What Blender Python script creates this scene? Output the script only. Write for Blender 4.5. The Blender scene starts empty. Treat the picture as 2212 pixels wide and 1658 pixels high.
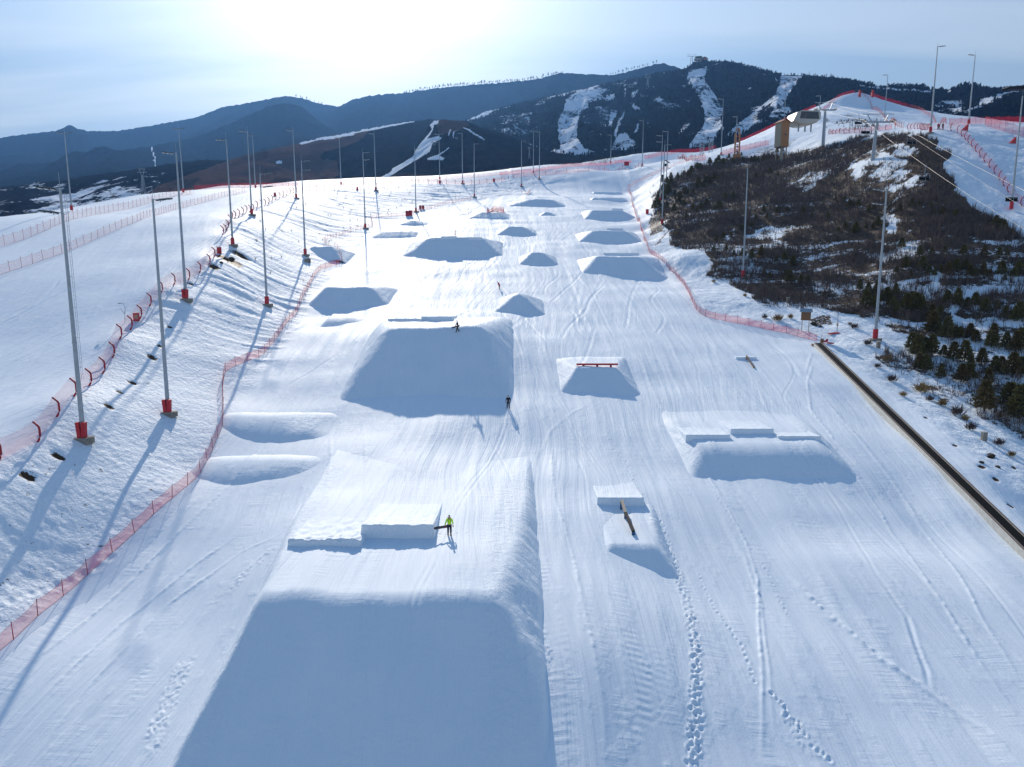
import bpy, math, random
import bmesh
import numpy as np
from mathutils import Vector, Matrix
random.seed(7); np.random.seed(7)
SC = bpy.context.scene
COL = SC.collection
R = math.radians

# ------------------------------------------------------------------ camera, sky, sun
F = 1536.0; CX = 1106.0; CY = 829.0          # focal length and centre on a 2212 x 1658 frame
PITCH = R(8.9)
cam_d = bpy.data.cameras.new('camera'); cam = bpy.data.objects.new('camera', cam_d); COL.objects.link(cam)
cam_d.sensor_width = 36; cam_d.lens = F / 2212 * 36
cam_d.clip_start = 0.5; cam_d.clip_end = 20000
cam.location = (0, 0, 0); cam.rotation_euler = (math.pi/2 - PITCH, 0, 0)
SC.camera = cam

SUN_EL, SUN_AZ = 27.0, -11.5                   # azimuth measured from +y towards +x
sun_dir = Vector((math.sin(R(SUN_AZ))*math.cos(R(SUN_EL)), math.cos(R(SUN_AZ))*math.cos(R(SUN_EL)), math.sin(R(SUN_EL))))
sl = bpy.data.lights.new('sun', 'SUN'); so = bpy.data.objects.new('sun', sl); COL.objects.link(so)
sl.energy = 4.0; sl.angle = R(0.6); sl.color = (1.0, 0.90, 0.76)
so.rotation_euler = sun_dir.to_track_quat('Z', 'Y').to_euler()
so.location = (0, 0, 200)

SC.view_settings.view_transform = 'Standard'; SC.view_settings.look = 'None'
SC.view_settings.exposure = 0.26; SC.view_settings.gamma = 1.0

W = bpy.data.worlds.new("World"); SC.world = W; W.use_nodes = True
nt = W.node_tree; N = nt.nodes; Lk = nt.links
for n in list(N): N.remove(n)
out = N.new('ShaderNodeOutputWorld'); bg = N.new('ShaderNodeBackground'); bg.inputs['Strength'].default_value = 0.125
sky = N.new('ShaderNodeTexSky'); sky.sky_type = 'NISHITA'; sky.sun_disc = False
sky.sun_elevation = R(SUN_EL); sky.sun_rotation = R(SUN_AZ)
sky.altitude = 1500; sky.air_density = 1.0; sky.dust_density = 0.6; sky.ozone_density = 2.0
tc = N.new('ShaderNodeTexCoord')
# thin cirrus veil: noise on a plane far above, stretched along one direction
sep = N.new('ShaderNodeSeparateXYZ'); Lk.new(tc.outputs['Generated'], sep.inputs[0])
def wmath(op, a, b=None, c=None):
    m = N.new('ShaderNodeMath'); m.operation = op
    for i, v in enumerate((a, b, c)):
        if v is None: continue
        if isinstance(v, (int, float)): m.inputs[i].default_value = v
        else: Lk.new(v, m.inputs[i])
    return m.outputs[0]
zc = wmath('MAXIMUM', wmath('ADD', sep.outputs[2], 0.12), 0.02)
ux = wmath('DIVIDE', sep.outputs[0], zc); uy = wmath('DIVIDE', sep.outputs[1], zc)
comb = N.new('ShaderNodeCombineXYZ'); Lk.new(ux, comb.inputs[0]); Lk.new(uy, comb.inputs[1])
mp = N.new('ShaderNodeMapping'); Lk.new(comb.outputs[0], mp.inputs[0])
mp.inputs['Rotation'].default_value = (0, 0, R(-25)); mp.inputs['Scale'].default_value = (0.30, 1.25, 1)
ns = N.new('ShaderNodeTexNoise'); Lk.new(mp.outputs[0], ns.inputs['Vector'])
ns.inputs['Scale'].default_value = 1.3; ns.inputs['Detail'].default_value = 5; ns.inputs['Roughness'].default_value = 0.5
ns.inputs['Distortion'].default_value = 0.4
mr = N.new('ShaderNodeMapRange'); Lk.new(ns.outputs[0], mr.inputs[0])
mr.inputs[1].default_value = 0.40; mr.inputs[2].default_value = 0.61; mr.inputs[3].default_value = 0.35; mr.inputs[4].default_value = 0.92
# brightness of the veil grows towards the sun (forward scattering)
dt = N.new('ShaderNodeVectorMath'); dt.operation = 'DOT_PRODUCT'; Lk.new(tc.outputs['Generated'], dt.inputs[0])
dt.inputs[1].default_value = sun_dir
ang = wmath('ARCCOSINE', wmath('MINIMUM', dt.outputs['Value'], 0.99999))
g1 = wmath('EXPONENT', wmath('MULTIPLY', wmath('POWER', wmath('DIVIDE', ang, R(11.5)), 2.0), -1.0))
g2 = wmath('EXPONENT', wmath('MULTIPLY', wmath('DIVIDE', ang, R(12)), -1.0))
glow = wmath('ADD', wmath('MULTIPLY', g1, 7.0), wmath('MULTIPLY', g2, 4.6))
cool = N.new('ShaderNodeMixRGB'); cool.blend_type = 'MULTIPLY'; cool.inputs[0].default_value = 1; Lk.new(sky.outputs[0], cool.inputs[1]); cool.inputs[2].default_value = (0.52, 1.08, 1.30, 1)
veil = N.new('ShaderNodeMixRGB'); veil.blend_type = 'MIX'; Lk.new(wmath('MAXIMUM', wmath('MULTIPLY', wmath('MULTIPLY', mr.outputs[0], 0.6), wmath('SUBTRACT', 1.1, wmath('MULTIPLY', wmath('MAXIMUM', sep.outputs[2], 0.0), 1.15))), wmath('MINIMUM', wmath('MAXIMUM', wmath('SUBTRACT', 1.15, wmath('MULTIPLY', wmath('MAXIMUM', sep.outputs[2], 0.0), 1.35)), 0.0), 0.97)), veil.inputs[0])
Lk.new(cool.outputs[0], veil.inputs[1]); vcol = N.new('ShaderNodeMixRGB'); Lk.new(mr.outputs[0], vcol.inputs[0]); vcol.inputs[1].default_value = (1.35, 2.15, 3.15, 1); vcol.inputs[2].default_value = (4.0, 4.25, 4.4, 1); Lk.new(vcol.outputs[0], veil.inputs[2])
gc = N.new('ShaderNodeMixRGB'); gc.blend_type = 'MULTIPLY'; gc.inputs[0].default_value = 1
gc.inputs[1].default_value = (1.0, 0.88, 0.75, 1); Lk.new(glow, gc.inputs[2])
add = N.new('ShaderNodeMixRGB'); add.blend_type = 'ADD'; add.inputs[0].default_value = 1
Lk.new(veil.outputs[0], add.inputs[1]); Lk.new(gc.outputs[0], add.inputs[2])
Lk.new(add.outputs[0], bg.inputs['Color']); Lk.new(bg.outputs[0], out.inputs[0])

# ------------------------------------------------------------------ picture <-> world helpers
cp, sp = math.cos(PITCH), math.sin(PITCH)
def ray(px, py):
    u = CY - py
    return np.array([px - CX, F*cp + u*sp, -F*sp + u*cp])
def at(px, py, depth):
    r = ray(px, py); return r * (depth / F)
def proj(x, y, z):
    d = y*cp - z*sp; u = y*sp + z*cp
    d = np.maximum(d, 1e-3)
    return CX + F*x/d, CY - F*u/d

def _hash(ix, iy, seed):
    h = (ix*374761393 + iy*668265263 + seed*1274126177) & 0xffffffff
    h = ((h ^ (h >> 13)) * 1274126177) & 0xffffffff
    return ((h ^ (h >> 16)) & 0xffffff) / float(0xffffff)
def vnoise(x, y, seed=0):
    x = np.asarray(x, float); y = np.asarray(y, float)
    ix = np.floor(x).astype(np.int64); iy = np.floor(y).astype(np.int64)
    fx = x-ix; fy = y-iy
    fx = fx*fx*fx*(fx*(fx*6-15)+10); fy = fy*fy*fy*(fy*(fy*6-15)+10)
    a = _hash(ix, iy, seed); b = _hash(ix+1, iy, seed); c = _hash(ix, iy+1, seed); d = _hash(ix+1, iy+1, seed)
    return (a*(1-fx)+b*fx)*(1-fy) + (c*(1-fx)+d*fx)*fy
def fbm(x, y, octv=4, seed=0, gain=0.5):
    s = 0; a = 1; t = 0
    for o in range(octv):
        s = s + a*(vnoise(x, y, seed+o*17)*2-1); t += a; a *= gain
        x = x*2.03+11.3; y = y*2.03+5.7
    return s/t
def smooth(a, b, x):
    t = np.clip((x-a)/(b-a), 0, 1); return t*t*(3-2*t)

def inpoly(px, py, poly):
    px = np.asarray(px); py = np.asarray(py); r = np.zeros(px.shape, bool)
    n = len(poly)
    for i in range(n):
        x0, y0 = poly[i]; x1, y1 = poly[(i+1) % n]
        if y0 == y1: continue
        c = ((py < y0) != (py < y1)) & (px < (x1-x0)*(py-y0)/(y1-y0)+x0)
        r ^= c
    return r
def segdist(px, py, pts):
    """distance to a polyline and arclength of the nearest point"""
    best = np.full(np.shape(px), 1e9); arc = np.zeros(np.shape(px)); s0 = 0
    for (x0, y0), (x1, y1) in zip(pts[:-1], pts[1:]):
        dx, dy = x1-x0, y1-y0; L2 = dx*dx+dy*dy+1e-9; L = math.sqrt(L2)
        t = np.clip(((px-x0)*dx+(py-y0)*dy)/L2, 0, 1)
        d = np.hypot(px-x0-t*dx, py-y0-t*dy)
        m = d < best; best = np.where(m, d, best); arc = np.where(m, s0+t*L, arc); s0 += L
    return best, arc

# ------------------------------------------------------------------ base terrain
def P(y):                                    # floor of the snow park
    y = np.asarray(y, float)
    return -39.4 + 0.21*y
_Lt = np.array([(20,-24),(60,-18),(68,-16.5),(78,-15.2),(92,-12.8),(113,-6.5),(132,-0.6),(160,6),(188,13.4),(230,19.8),(283,30.2),(335,38),(377,45.5),(406,51),(440,57),(520,66)], float)
_yy = np.arange(0, 600, 1.0); _lz = np.interp(_yy, _Lt[:,0], _Lt[:,1])
_k = np.exp(-0.5*(np.arange(-20,21)/7.0)**2); _k /= _k.sum()
_lz = np.convolve(np.pad(_lz, 20, mode='edge'), _k, mode='valid')
def Lz(y): return np.interp(y, _yy, _lz)     # left piste level
def solve_profile(px, py, fn, y0=20, y1=560):
    r = ray(px, py); ys = np.linspace(y0, y1, 2800)
    d = fn(ys) - ys*r[2]/r[1]
    i = np.where((d[:-1] < 0) & (d[1:] >= 0))[0]
    y = ys[i[0]] if len(i) else ys[np.argmin(abs(d))]
    return np.array([y*r[0]/r[1], y, float(fn(y))])

crest_px = [(-120,1010),(-50,980),(0,955),(60,930),(110,890),(150,855),(195,812),(228,775),(250,735),(295,678),(320,650),(358,617),(402,592),(445,565),(468,540),(477,505),(500,470),(545,452),(590,432),(640,415),(690,411),(737,409),(812,404),(900,396),(1000,391),(1100,385)]
CREST = np.array([solve_profile(a, b, Lz) for a, b in crest_px])
_c = CREST[np.argsort(CREST[:,1])]
def x_crest(y): return np.interp(y, _c[:,1], _c[:,0])
_T = np.array([(20,-44),(51,-40.5),(66,-38),(80,-36.5),(99,-40),(123,-41),(141,-42.5),(165,-46),(193,-49),(238,-50),(282,-43),(320,-30),(361,-12),(400,10),(430,45)], float)
def x_toe(y): return np.interp(y, _T[:,0], _T[:,1])
rf_px = [(1357,405),(1365,440),(1385,500),(1400,540),(1440,575),(1480,620),(1500,665),(1515,682),(1600,700),(1700,720),(1780,742)]
RF = np.array([solve_profile(a, b, P) for a, b in rf_px])
_r = np.vstack([RF[np.argsort(RF[:,1])]])
def x_right(y): return np.interp(y, np.r_[20, _r[:,1]], np.r_[56, _r[:,0]])

ctrl = []
for y in list(range(15, 400, 22)):
    xl, xr = float(x_toe(y)), float(x_right(y))
    for t in np.linspace(0, 1, 7):
        x = xl + (xr-xl)*t
        ctrl.append((x, y, float(P(y))))
    if y < 385:
        xc = float(x_crest(max(y, 45)))
        if y >= 45:
            ctrl.append((xc, y, float(Lz(y)))); ctrl.append((xc-3, y, float(Lz(y))+0.1))
            ctrl.append((xc*0.45+xl*0.55, y, float(Lz(y)*0.36+P(y)*0.64)))
        for x in (xc-15, -75, -100, -125, -145):
            if x < xc-8: ctrl.append((x, y, float(Lz(y)) + 0.012*(x-xc)))
        ctrl.append((-166, y, float(Lz(y))-7)); ctrl.append((-200, y, float(Lz(y))-24)); ctrl.append((-270, y, -50))
for a, b, d in [
  (1426,436,289),(1430,486,240),(1604,599,176),(1890,730,130),(2184,453,170),(2009,287,221),(2092,268,276),(1909,277,360),(1557,333,345),
  (1400,440,300),(1395,480,256),(1410,520,222),(1465,560,190),(1520,640,158),(1640,690,142),(1800,690,140),(1740,735,131),(1850,740,127),
  (1950,850,107),(2100,900,100),(2212,960,94),(2400,1040,88),(2350,1250,66),
  (1520,560,188),(1600,560,185),(1700,620,165),(1800,640,155),(2000,750,126),(2000,650,143),(2000,550,160),(2000,450,180),(2000,370,198),(2000,310,214),
  (2212,700,130),(2212,800,112),(2212,600,145),(2212,500,160),(2212,400,180),(2212,320,208),(2212,268,285),(2400,700,125),(2400,500,150),(2400,320,200),
  (1900,560,170),(1800,560,178),(1800,480,198),(1800,400,230),(1800,340,265),(1800,312,295),(1600,500,218),(1600,430,255),(1600,380,295),(1600,345,330),(1700,330,325),
  (1700,420,235),(1700,500,208),(1500,430,270),(1500,370,325),(1500,345,370),(1450,400,300),(1440,370,345),
  (1885,347,226),(1780,297,322),(1690,312,342),(1950,285,262),(1850,288,305),(1900,420,205),(1900,480,188),
  (1850,201,480),(1800,235,440),(1720,262,405),(1905,242,425),(1990,273,365),(1940,255,400),(1985,238,460),(1640,300,400),(1850,262,350),(1790,270,350),
  (1350,380,430),(1430,350,460),(1500,330,490),(1560,322,505),(1387,359,423),(1300,368,418),(1200,378,412),(1100,385,405),(1000,391,388),
  (1400,333,500),(1300,346,482),(1200,358,462),(1100,368,446),(1000,378,430),(900,386,416),(760,394,402),(640,401,392),(520,406,370),
  (1640,315,430),(1590,318,470)]:
    p = at(a, b, d); ctrl.append(tuple(p))
for x, y, z in [(-140,450,15),(-90,500,20),(0,530,30),(60,570,38),(130,600,48),(200,620,60),(-250,450,-30),(-400,400,-60),(-400,600,-60),(300,620,80),(250,560,92),(380,480,80),(330,400,75),(300,330,62),(400,600,40),
                (230,300,55),(200,240,47),(170,190,33),(-60,20,-31),(60,20,-36),(120,60,-27),(120,20,-36),(-330,200,-60),(-330,100,-60),(-100,20,-26),(-150,20,-30),(-100,660,-20),(100,680,0),(300,720,20),(230,490,108),(500,560,20),(-500,650,-60)]:
    ctrl.append((x, y, z))
ctrl = np.array(ctrl)
def _phi(r2): return 0.5*r2*np.log(r2+1e-9)
S_ = 100.0
def _fit(c):
    X = c[:, :2]/S_; n = len(X)
    K = _phi(((X[:,None]-X[None])**2).sum(-1)) + np.eye(n)*2e-4
    A = np.zeros((n+3, n+3)); A[:n,:n] = K; A[:n,n] = 1; A[:n,n+1:] = X; A[n,:n] = 1; A[n+1:,:n] = X.T
    b = np.r_[c[:,2], 0, 0, 0]; return X, np.linalg.solve(A, b)
_X, _w = _fit(ctrl)
GX = np.arange(-560, 561, 2.0); GY = np.arange(10, 741, 2.0)
_gx, _gy = np.meshgrid(GX, GY)
_gz = np.zeros(_gx.shape)
for i in range(_gx.shape[0]):
    q = np.stack([_gx[i], _gy[i]], -1)/S_
    _gz[i] = _phi(((q[:,None]-_X[None])**2).sum(-1)) @ _w[:-3] + _w[-3] + q @ _w[-2:]
def grid_sample(G, x, y):                    # smooth cubic (Catmull-Rom) sampling
    fx = np.clip((np.asarray(x, float)-GX[0])/2.0, 1, len(GX)-3.001); fy = np.clip((np.asarray(y, float)-GY[0])/2.0, 1, len(GY)-3.001)
    ix = fx.astype(int); iy = fy.astype(int); tx = fx-ix; ty = fy-iy
    def w(t): return (-.5*t+t*t-.5*t**3, 1-2.5*t*t+1.5*t**3, .5*t+2*t*t-1.5*t**3, -.5*t*t+.5*t**3)
    wx, wy = w(tx), w(ty); s = 0
    for j in range(4):
        for i in range(4): s = s + wy[j]*wx[i]*G[iy+j-1, ix+i-1]
    return s

# zone helpers ------------------------------------------------------
def zones(x, y):
    xc = x_crest(y); xt = x_toe(y); xr = x_right(y)
    park = smooth(-1.5, 2.5, x-xt) * smooth(-2, 2, xr-x)
    lpiste = smooth(-1.5, 1.0, xc-x) * smooth(-146, -138, x)
    return park, lpiste
def detail(x, y):
    park, lp = zones(x, y)
    off = np.clip(1-park-lp, 0, 1)
    d = park*(0.40*fbm(x/17, y/12, 2, 3) + 0.19*fbm(x/3.6+0.35*np.sin(y/23.), y/60, 3, 9) + 0.035*fbm(x/0.9, y/9, 2, 21))
    d = d + lp*(0.12*fbm(x/16, y/22, 2, 5) + 0.045*fbm((x+0.35*y)/2.2, y/40, 3, 6) + 0.02*fbm((x+.3*y)/0.6, y/6, 2, 15))
    # wind-worked bank: ridges running down and across
    a = R(-58); u = x*math.cos(a)+y*math.sin(a); v = -x*math.sin(a)+y*math.cos(a)
    left = (x < 0)
    pt = .25+1.3*vnoise(x/17+3, y/24, 36)
    rid = pt*(.10+.24*smooth(75, 125, y))*(0.5-np.abs(fbm(u/3.4, v/14, 3, 31))*1.6) + .5*smooth(130, 80, y)*fbm(u/9, v/13, 2, 35) + 0.10*(pt-.2)*fbm(x/1.5, y/0.7, 4, 33)
    ruf = 0.45*fbm(x/7, y/7, 4, 41) + 0.10*fbm(x/1.1, y/1.1, 3, 43)
    d = d + off*np.where(left, rid, ruf)
    return d

dirt_px = [(58,1027,19,5),(124,984,17,4),(235,877,12,3.6),(258,846,10,2.6),(286,826,12,3.4),(328,771,12,4),(345,747,7,3),(366,706,7,2.4),(495,560,34,12),(462,575,12,6),(520,552,22,7),(2120,1008,9,3),(2150,1035,8,4),(2062,962,6,2),(2182,1092,8,3),(2000,902,5,2),(2140,988,10,3),(2190,1010,7,2),(2100,1060,5,2),(410,612,9,2),(610,500,7,2)]
TRK = []        # (polyline world, width, height, kind)
FOOT = []       # footprints (x, y, r)
CVA = solve_profile(1767, 752, P); CVB = solve_profile(2216, 1200, P)
def H0raw(x, y):
    z = grid_sample(_gz, x, y)
    if CVA is not None:                      # level bed along the conveyor
        ux, uy = CVB[0]-CVA[0], CVB[1]-CVA[1]; L = math.hypot(ux, uy); ux /= L; uy /= L
        s = (x-CVA[0])*ux+(y-CVA[1])*uy; dd = np.abs(-(x-CVA[0])*uy+(y-CVA[1])*ux)
        w = smooth(7.5, 2.5, dd)*smooth(-8, -1, s); z = z*(1-w) + w*(CVA[2]+(CVB[2]-CVA[2])*s/L)
    z = z + 3.2*np.exp(-((x+14)/17.)**2 - ((y-124)/20.)**2) + 2.2*np.exp(-((x+8)/15.)**2 - ((y-68)/13.)**2) + 2.7*np.exp(-((x-4.5)/8.)**2 - ((y-48)/15.)**2)
    return z
def raise_tracks(x, y):
    d = np.zeros(np.shape(x))
    for pts, w, h, kind in TRK:
        xs = [p[0] for p in pts]; ys = [p[1] for p in pts]
        m = (x > min(xs)-3) & (x < max(xs)+3) & (y > min(ys)-3) & (y < max(ys)+3)
        if not np.any(m): continue
        xm = x[m]; ym = y[m]
        xm2 = xm + 0.15*fbm(xm/3, ym/6, 2, 51)
        r, s = segdist(xm2, ym, pts)
        if kind == 'berm':
            v = h*np.exp(-(r/w)**2)*(0.55+0.9*vnoise(xm*2.6, ym*2.6, 61)*vnoise(s*0.3, s*0+3.1, 62)*1.6)
        elif kind == 'cleat':
            band = smooth(w*1.3, w*0.5, r+.5*w*fbm(xm/.8, ym/2, 2, 68))*smooth(.25, .7, vnoise(xm/1.5, ym/4, 69))
            v = band*h*(np.abs(((s/0.62) % 1.0)-0.5)*2-0.5)*(0.3+1.2*vnoise(xm*.7, ym*.35, 63)) + 0.5*h*np.exp(-((r-w)/0.22)**2)*vnoise(xm*3, ym*3, 64)
        elif kind == 'groove':
            v = -h*np.exp(-(r/w)**2) + 0.5*h*np.exp(-((r-2*w)/w)**2)
        elif kind == 'clods':
            band = smooth(w, w*0.5, r); v = band*h*.7*np.maximum(0, .6*vnoise(xm*6.5, ym*6.5, 65)+.4*vnoise(xm*2.2, ym*1.2, 66)-0.42)*2.2
        Lt_ = float(np.max(s)); d[m] += v*smooth(0, 3.5, s)*smooth(Lt_, Lt_-3.5, s)
    for fx, fy, fr in FOOT:
        m = (abs(x-fx) < 3*fr) & (abs(y-fy) < 3*fr)
        if not np.any(m): continue
        r = np.hypot(x[m]-fx, (y[m]-fy)*0.8)/fr
        d[m] += -min(.09, .5*fr)*np.exp(-r**2*1.2) + 0.03*np.exp(-((r-1.5)/0.5)**2)
    return d
DIRT = []
def H0(x, y, fine=False):
    x = np.asarray(x, float); y = np.asarray(y, float)
    z = H0raw(x, y) + detail(x, y)
    for (cx, cy, rx, ry) in DIRT:
        r2 = ((x-cx)/rx)**2 + ((y-cy)/ry)**2
        z = z - 0.5*np.exp(-r2*1.4)*min(1.0, rx/1.2)
    if fine: z = z + raise_tracks(x, y)
    return z
def hit(px, py, fn=None, y0=22, y1=700):
    """world point where the sight line meets the ground"""
    fn = fn or H0; r = ray(px, py)
    ys = y0*np.exp(np.linspace(0, math.log(y1/y0), 3000)); xs = ys*r[0]/r[1]
    d = fn(xs, ys) - ys*r[2]/r[1]
    i = np.where(d >= 0)[0]
    i = i[0] if len(i) else int(np.argmax(d))
    if i == 0: i = 1
    t = -d[i-1]/(d[i]-d[i-1]+1e-9) if d[i] > 0 else 0
    y = ys[i-1]+t*(ys[i]-ys[i-1]); x = y*r[0]/r[1]
    return np.array([x, y, float(fn(np.array([x]), np.array([y]))[0])])
for a, b, rx, ry in dirt_px:
    p = hit(a, b); DIRT.append((p[0], p[1], rx*p[1]/F*1.0, max(ry*p[1]/F*2.6, 0.5)))
# ------------------------------------------------------------------ materials
def newmat(name):
    m = bpy.data.materials.new(name); m.use_nodes = True
    t = m.node_tree
    for n in list(t.nodes): t.nodes.remove(n)
    o = t.nodes.new('ShaderNodeOutputMaterial'); b = t.nodes.new('ShaderNodeBsdfPrincipled')
    t.links.new(b.outputs[0], o.inputs[0]); return m, t, b, o
class G:
    """tiny node-building helper"""
    def __init__(s, t): s.t = t
    def n(s, k): return s.t.nodes.new(k)
    def l(s, a, b): s.t.links.new(a, b)
    def put(s, sock, v):
        if isinstance(v, bpy.types.NodeSocket): s.l(v, sock)
        else: sock.default_value = v
    def math(s, op, a, b=None, c=None, clamp=False):
        m = s.n('ShaderNodeMath'); m.operation = op; m.use_clamp = clamp
        for i, v in enumerate((a, b, c)):
            if v is not None: s.put(m.inputs[i], v)
        return m.outputs[0]
    def pos(s, sc=(1,1,1), rz=0):
        g = s.n('ShaderNodeNewGeometry'); mp = s.n('ShaderNodeMapping'); s.l(g.outputs['Position'], mp.inputs[0])
        mp.inputs['Scale'].default_value = sc; mp.inputs['Rotation'].default_value = (0,0,rz); return mp.outputs[0]
    def noise(s, vec, scale, det=4, rough=.5, dist=0):
        n = s.n('ShaderNodeTexNoise'); s.l(vec, n.inputs['Vector']); n.inputs['Scale'].default_value = scale
        n.inputs['Detail'].default_value = det; n.inputs['Roughness'].default_value = rough; n.inputs['Distortion'].default_value = dist
        return n.outputs[0]
    def rng(s, v, a, b, c=0., d=1., sm=False):
        m = s.n('ShaderNodeMapRange'); 
        if sm: m.interpolation_type = 'SMOOTHSTEP'
        s.put(m.inputs[0], v); m.inputs[1].default_value = a; m.inputs[2].default_value = b; m.inputs[3].default_value = c; m.inputs[4].default_value = d
        return m.outputs[0]
    def mix(s, f, a, b):
        m = s.n('ShaderNodeMixRGB'); s.put(m.inputs[0], f); s.put(m.inputs[1], a); s.put(m.inputs[2], b); return m.outputs[0]
    def attr(s, name):
        a = s.n('ShaderNodeAttribute'); a.attribute_name = name; return a.outputs['Fac']
    def bump(s, h, dist=1., strength=1., nrm=None):
        b = s.n('ShaderNodeBump'); b.inputs['Distance'].default_value = dist; b.inputs['Strength'].default_value = strength
        s.put(b.inputs['Height'], h)
        if nrm is not None: s.l(nrm, b.inputs['Normal'])
        return b.outputs[0]

SNOW_COL = (0.80, 0.83, 0.88, 1)
def snow_material():
    m, t, b, o = newmat('snow'); g = G(t)
    rough = g.attr('rough'); veg = g.attr('veg'); dirt = g.attr('dirt')
    p = g.pos()
    # soil and dead brush showing through
    n1 = g.noise(p, 0.55, 7, .62); n2 = g.noise(g.pos((1,1,1)), 2.3, 5, .7)
    nn = g.math('ADD', g.math('MULTIPLY', n1, .55), g.math('MULTIPLY', n2, .45))
    vm = g.rng(g.math('ADD', veg, g.math('MULTIPLY', g.math('SUBTRACT', nn, .5), 1.9)), .47, .56)
    speck = g.rng(g.noise(g.pos((1,1,2)), 1.15, 6, .7), .645, .675)
    vm = g.math('MAXIMUM', vm, g.math('MULTIPLY', g.math('MULTIPLY', speck, g.rng(rough, .6, .85)), g.rng(g.noise(p, .06, 2), .45, .6)), clamp=True)
    dm = g.rng(g.math('ADD', dirt, g.math('MULTIPLY', g.math('SUBTRACT', n2, .5), 1.8)), .46, .52)
    cvar = g.noise(p, 3.0, 4, .7)
    vc = g.mix(g.rng(cvar, .35, .65), (.04, .03, .024, 1), (.12, .08, .055, 1))
    vc = g.mix(g.rng(g.noise(p, .35, 3), .5, .7), vc, (.11, .08, .045, 1))
    dc = g.mix(cvar, (.035, .022, .014, 1), (.12, .07, .04, 1))
    sc = g.mix(g.rng(g.noise(p, .25, 3), .3, .7), (.76, .83, .90, 1), (.81, .86, .91, 1))
    col = g.mix(vm, sc, vc); col = g.mix(dm, col, dc)
    g.l(col, b.inputs['Base Color'])
    b.inputs['Roughness'].default_value = .62
    b.inputs['Specular IOR Level'].default_value = .06
    # groomed lanes, grain and crust
    wv = g.n('ShaderNodeVectorMath'); wv.operation = 'ADD'; cx_ = g.n('ShaderNodeCombineXYZ'); g.l(g.math('MULTIPLY', g.math('SUBTRACT', g.noise(g.pos((1, .6, 0)), .02, 2), .5), 26.), cx_.inputs[0]); g.l(p, wv.inputs[0]); g.l(cx_.outputs[0], wv.inputs[1])
    mp_ = g.n('ShaderNodeMapping'); g.l(wv.outputs[0], mp_.inputs[0]); mp_.inputs['Scale'].default_value = (1.1, .03, .0)
    lanes = g.noise(mp_.outputs[0], 1.0, 5, .6)
    ribs = g.noise(g.pos((.22, 2.6, 1)), 1.0, 4, .55)
    grain = g.noise(p, 7.0, 4, .6); crust = g.noise(p, 1.6, 6, .62)
    ribm = g.rng(g.noise(g.pos((.5, .05, 1)), 1.0, 3, .6), .48, .62)
    h = g.math('ADD', g.math('MULTIPLY', lanes, .15), g.math('MULTIPLY', g.math('MULTIPLY', ribs, ribm), .05))
    mp2 = g.n('ShaderNodeMapping'); g.l(wv.outputs[0], mp2.inputs[0]); mp2.inputs['Scale'].default_value = (4.5, .12, .0); mp2.inputs['Rotation'].default_value = (0, 0, .12)
    h = g.math('ADD', h, g.math('MULTIPLY', g.noise(mp2.outputs[0], 1.0, 3, .6), .035))
    h = g.math('ADD', h, g.math('MULTIPLY', grain, g.math('MULTIPLY_ADD', rough, .02, .010)))
    h = g.math('ADD', h, g.math('MULTIPLY', g.math('MULTIPLY', crust, rough), .22))
    h = g.math('ADD', h, g.math('MULTIPLY', vm, .12))
    g.l(g.bump(h, 1.0, .9), b.inputs['Normal'])
    return m
M_SNOW = snow_material()
def flat(name, col, rough=.6, metal=0., var=.25, scale=3., spec=.4):
    m, t, b, o = newmat(name); g = G(t)
    n = g.noise(g.pos(), scale, 4, .6)
    c = g.mix(g.rng(n, .3, .7), tuple(c*(1-var) for c in col)+(1,), tuple(min(1, c*(1+var)) for c in col)+(1,))
    g.l(c, b.inputs['Base Color']); b.inputs['Roughness'].default_value = rough; b.inputs['Metallic'].default_value = metal
    b.inputs['Specular IOR Level'].default_value = spec
    g.l(g.bump(n, .01, .3), b.inputs['Normal'])
    return m
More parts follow.
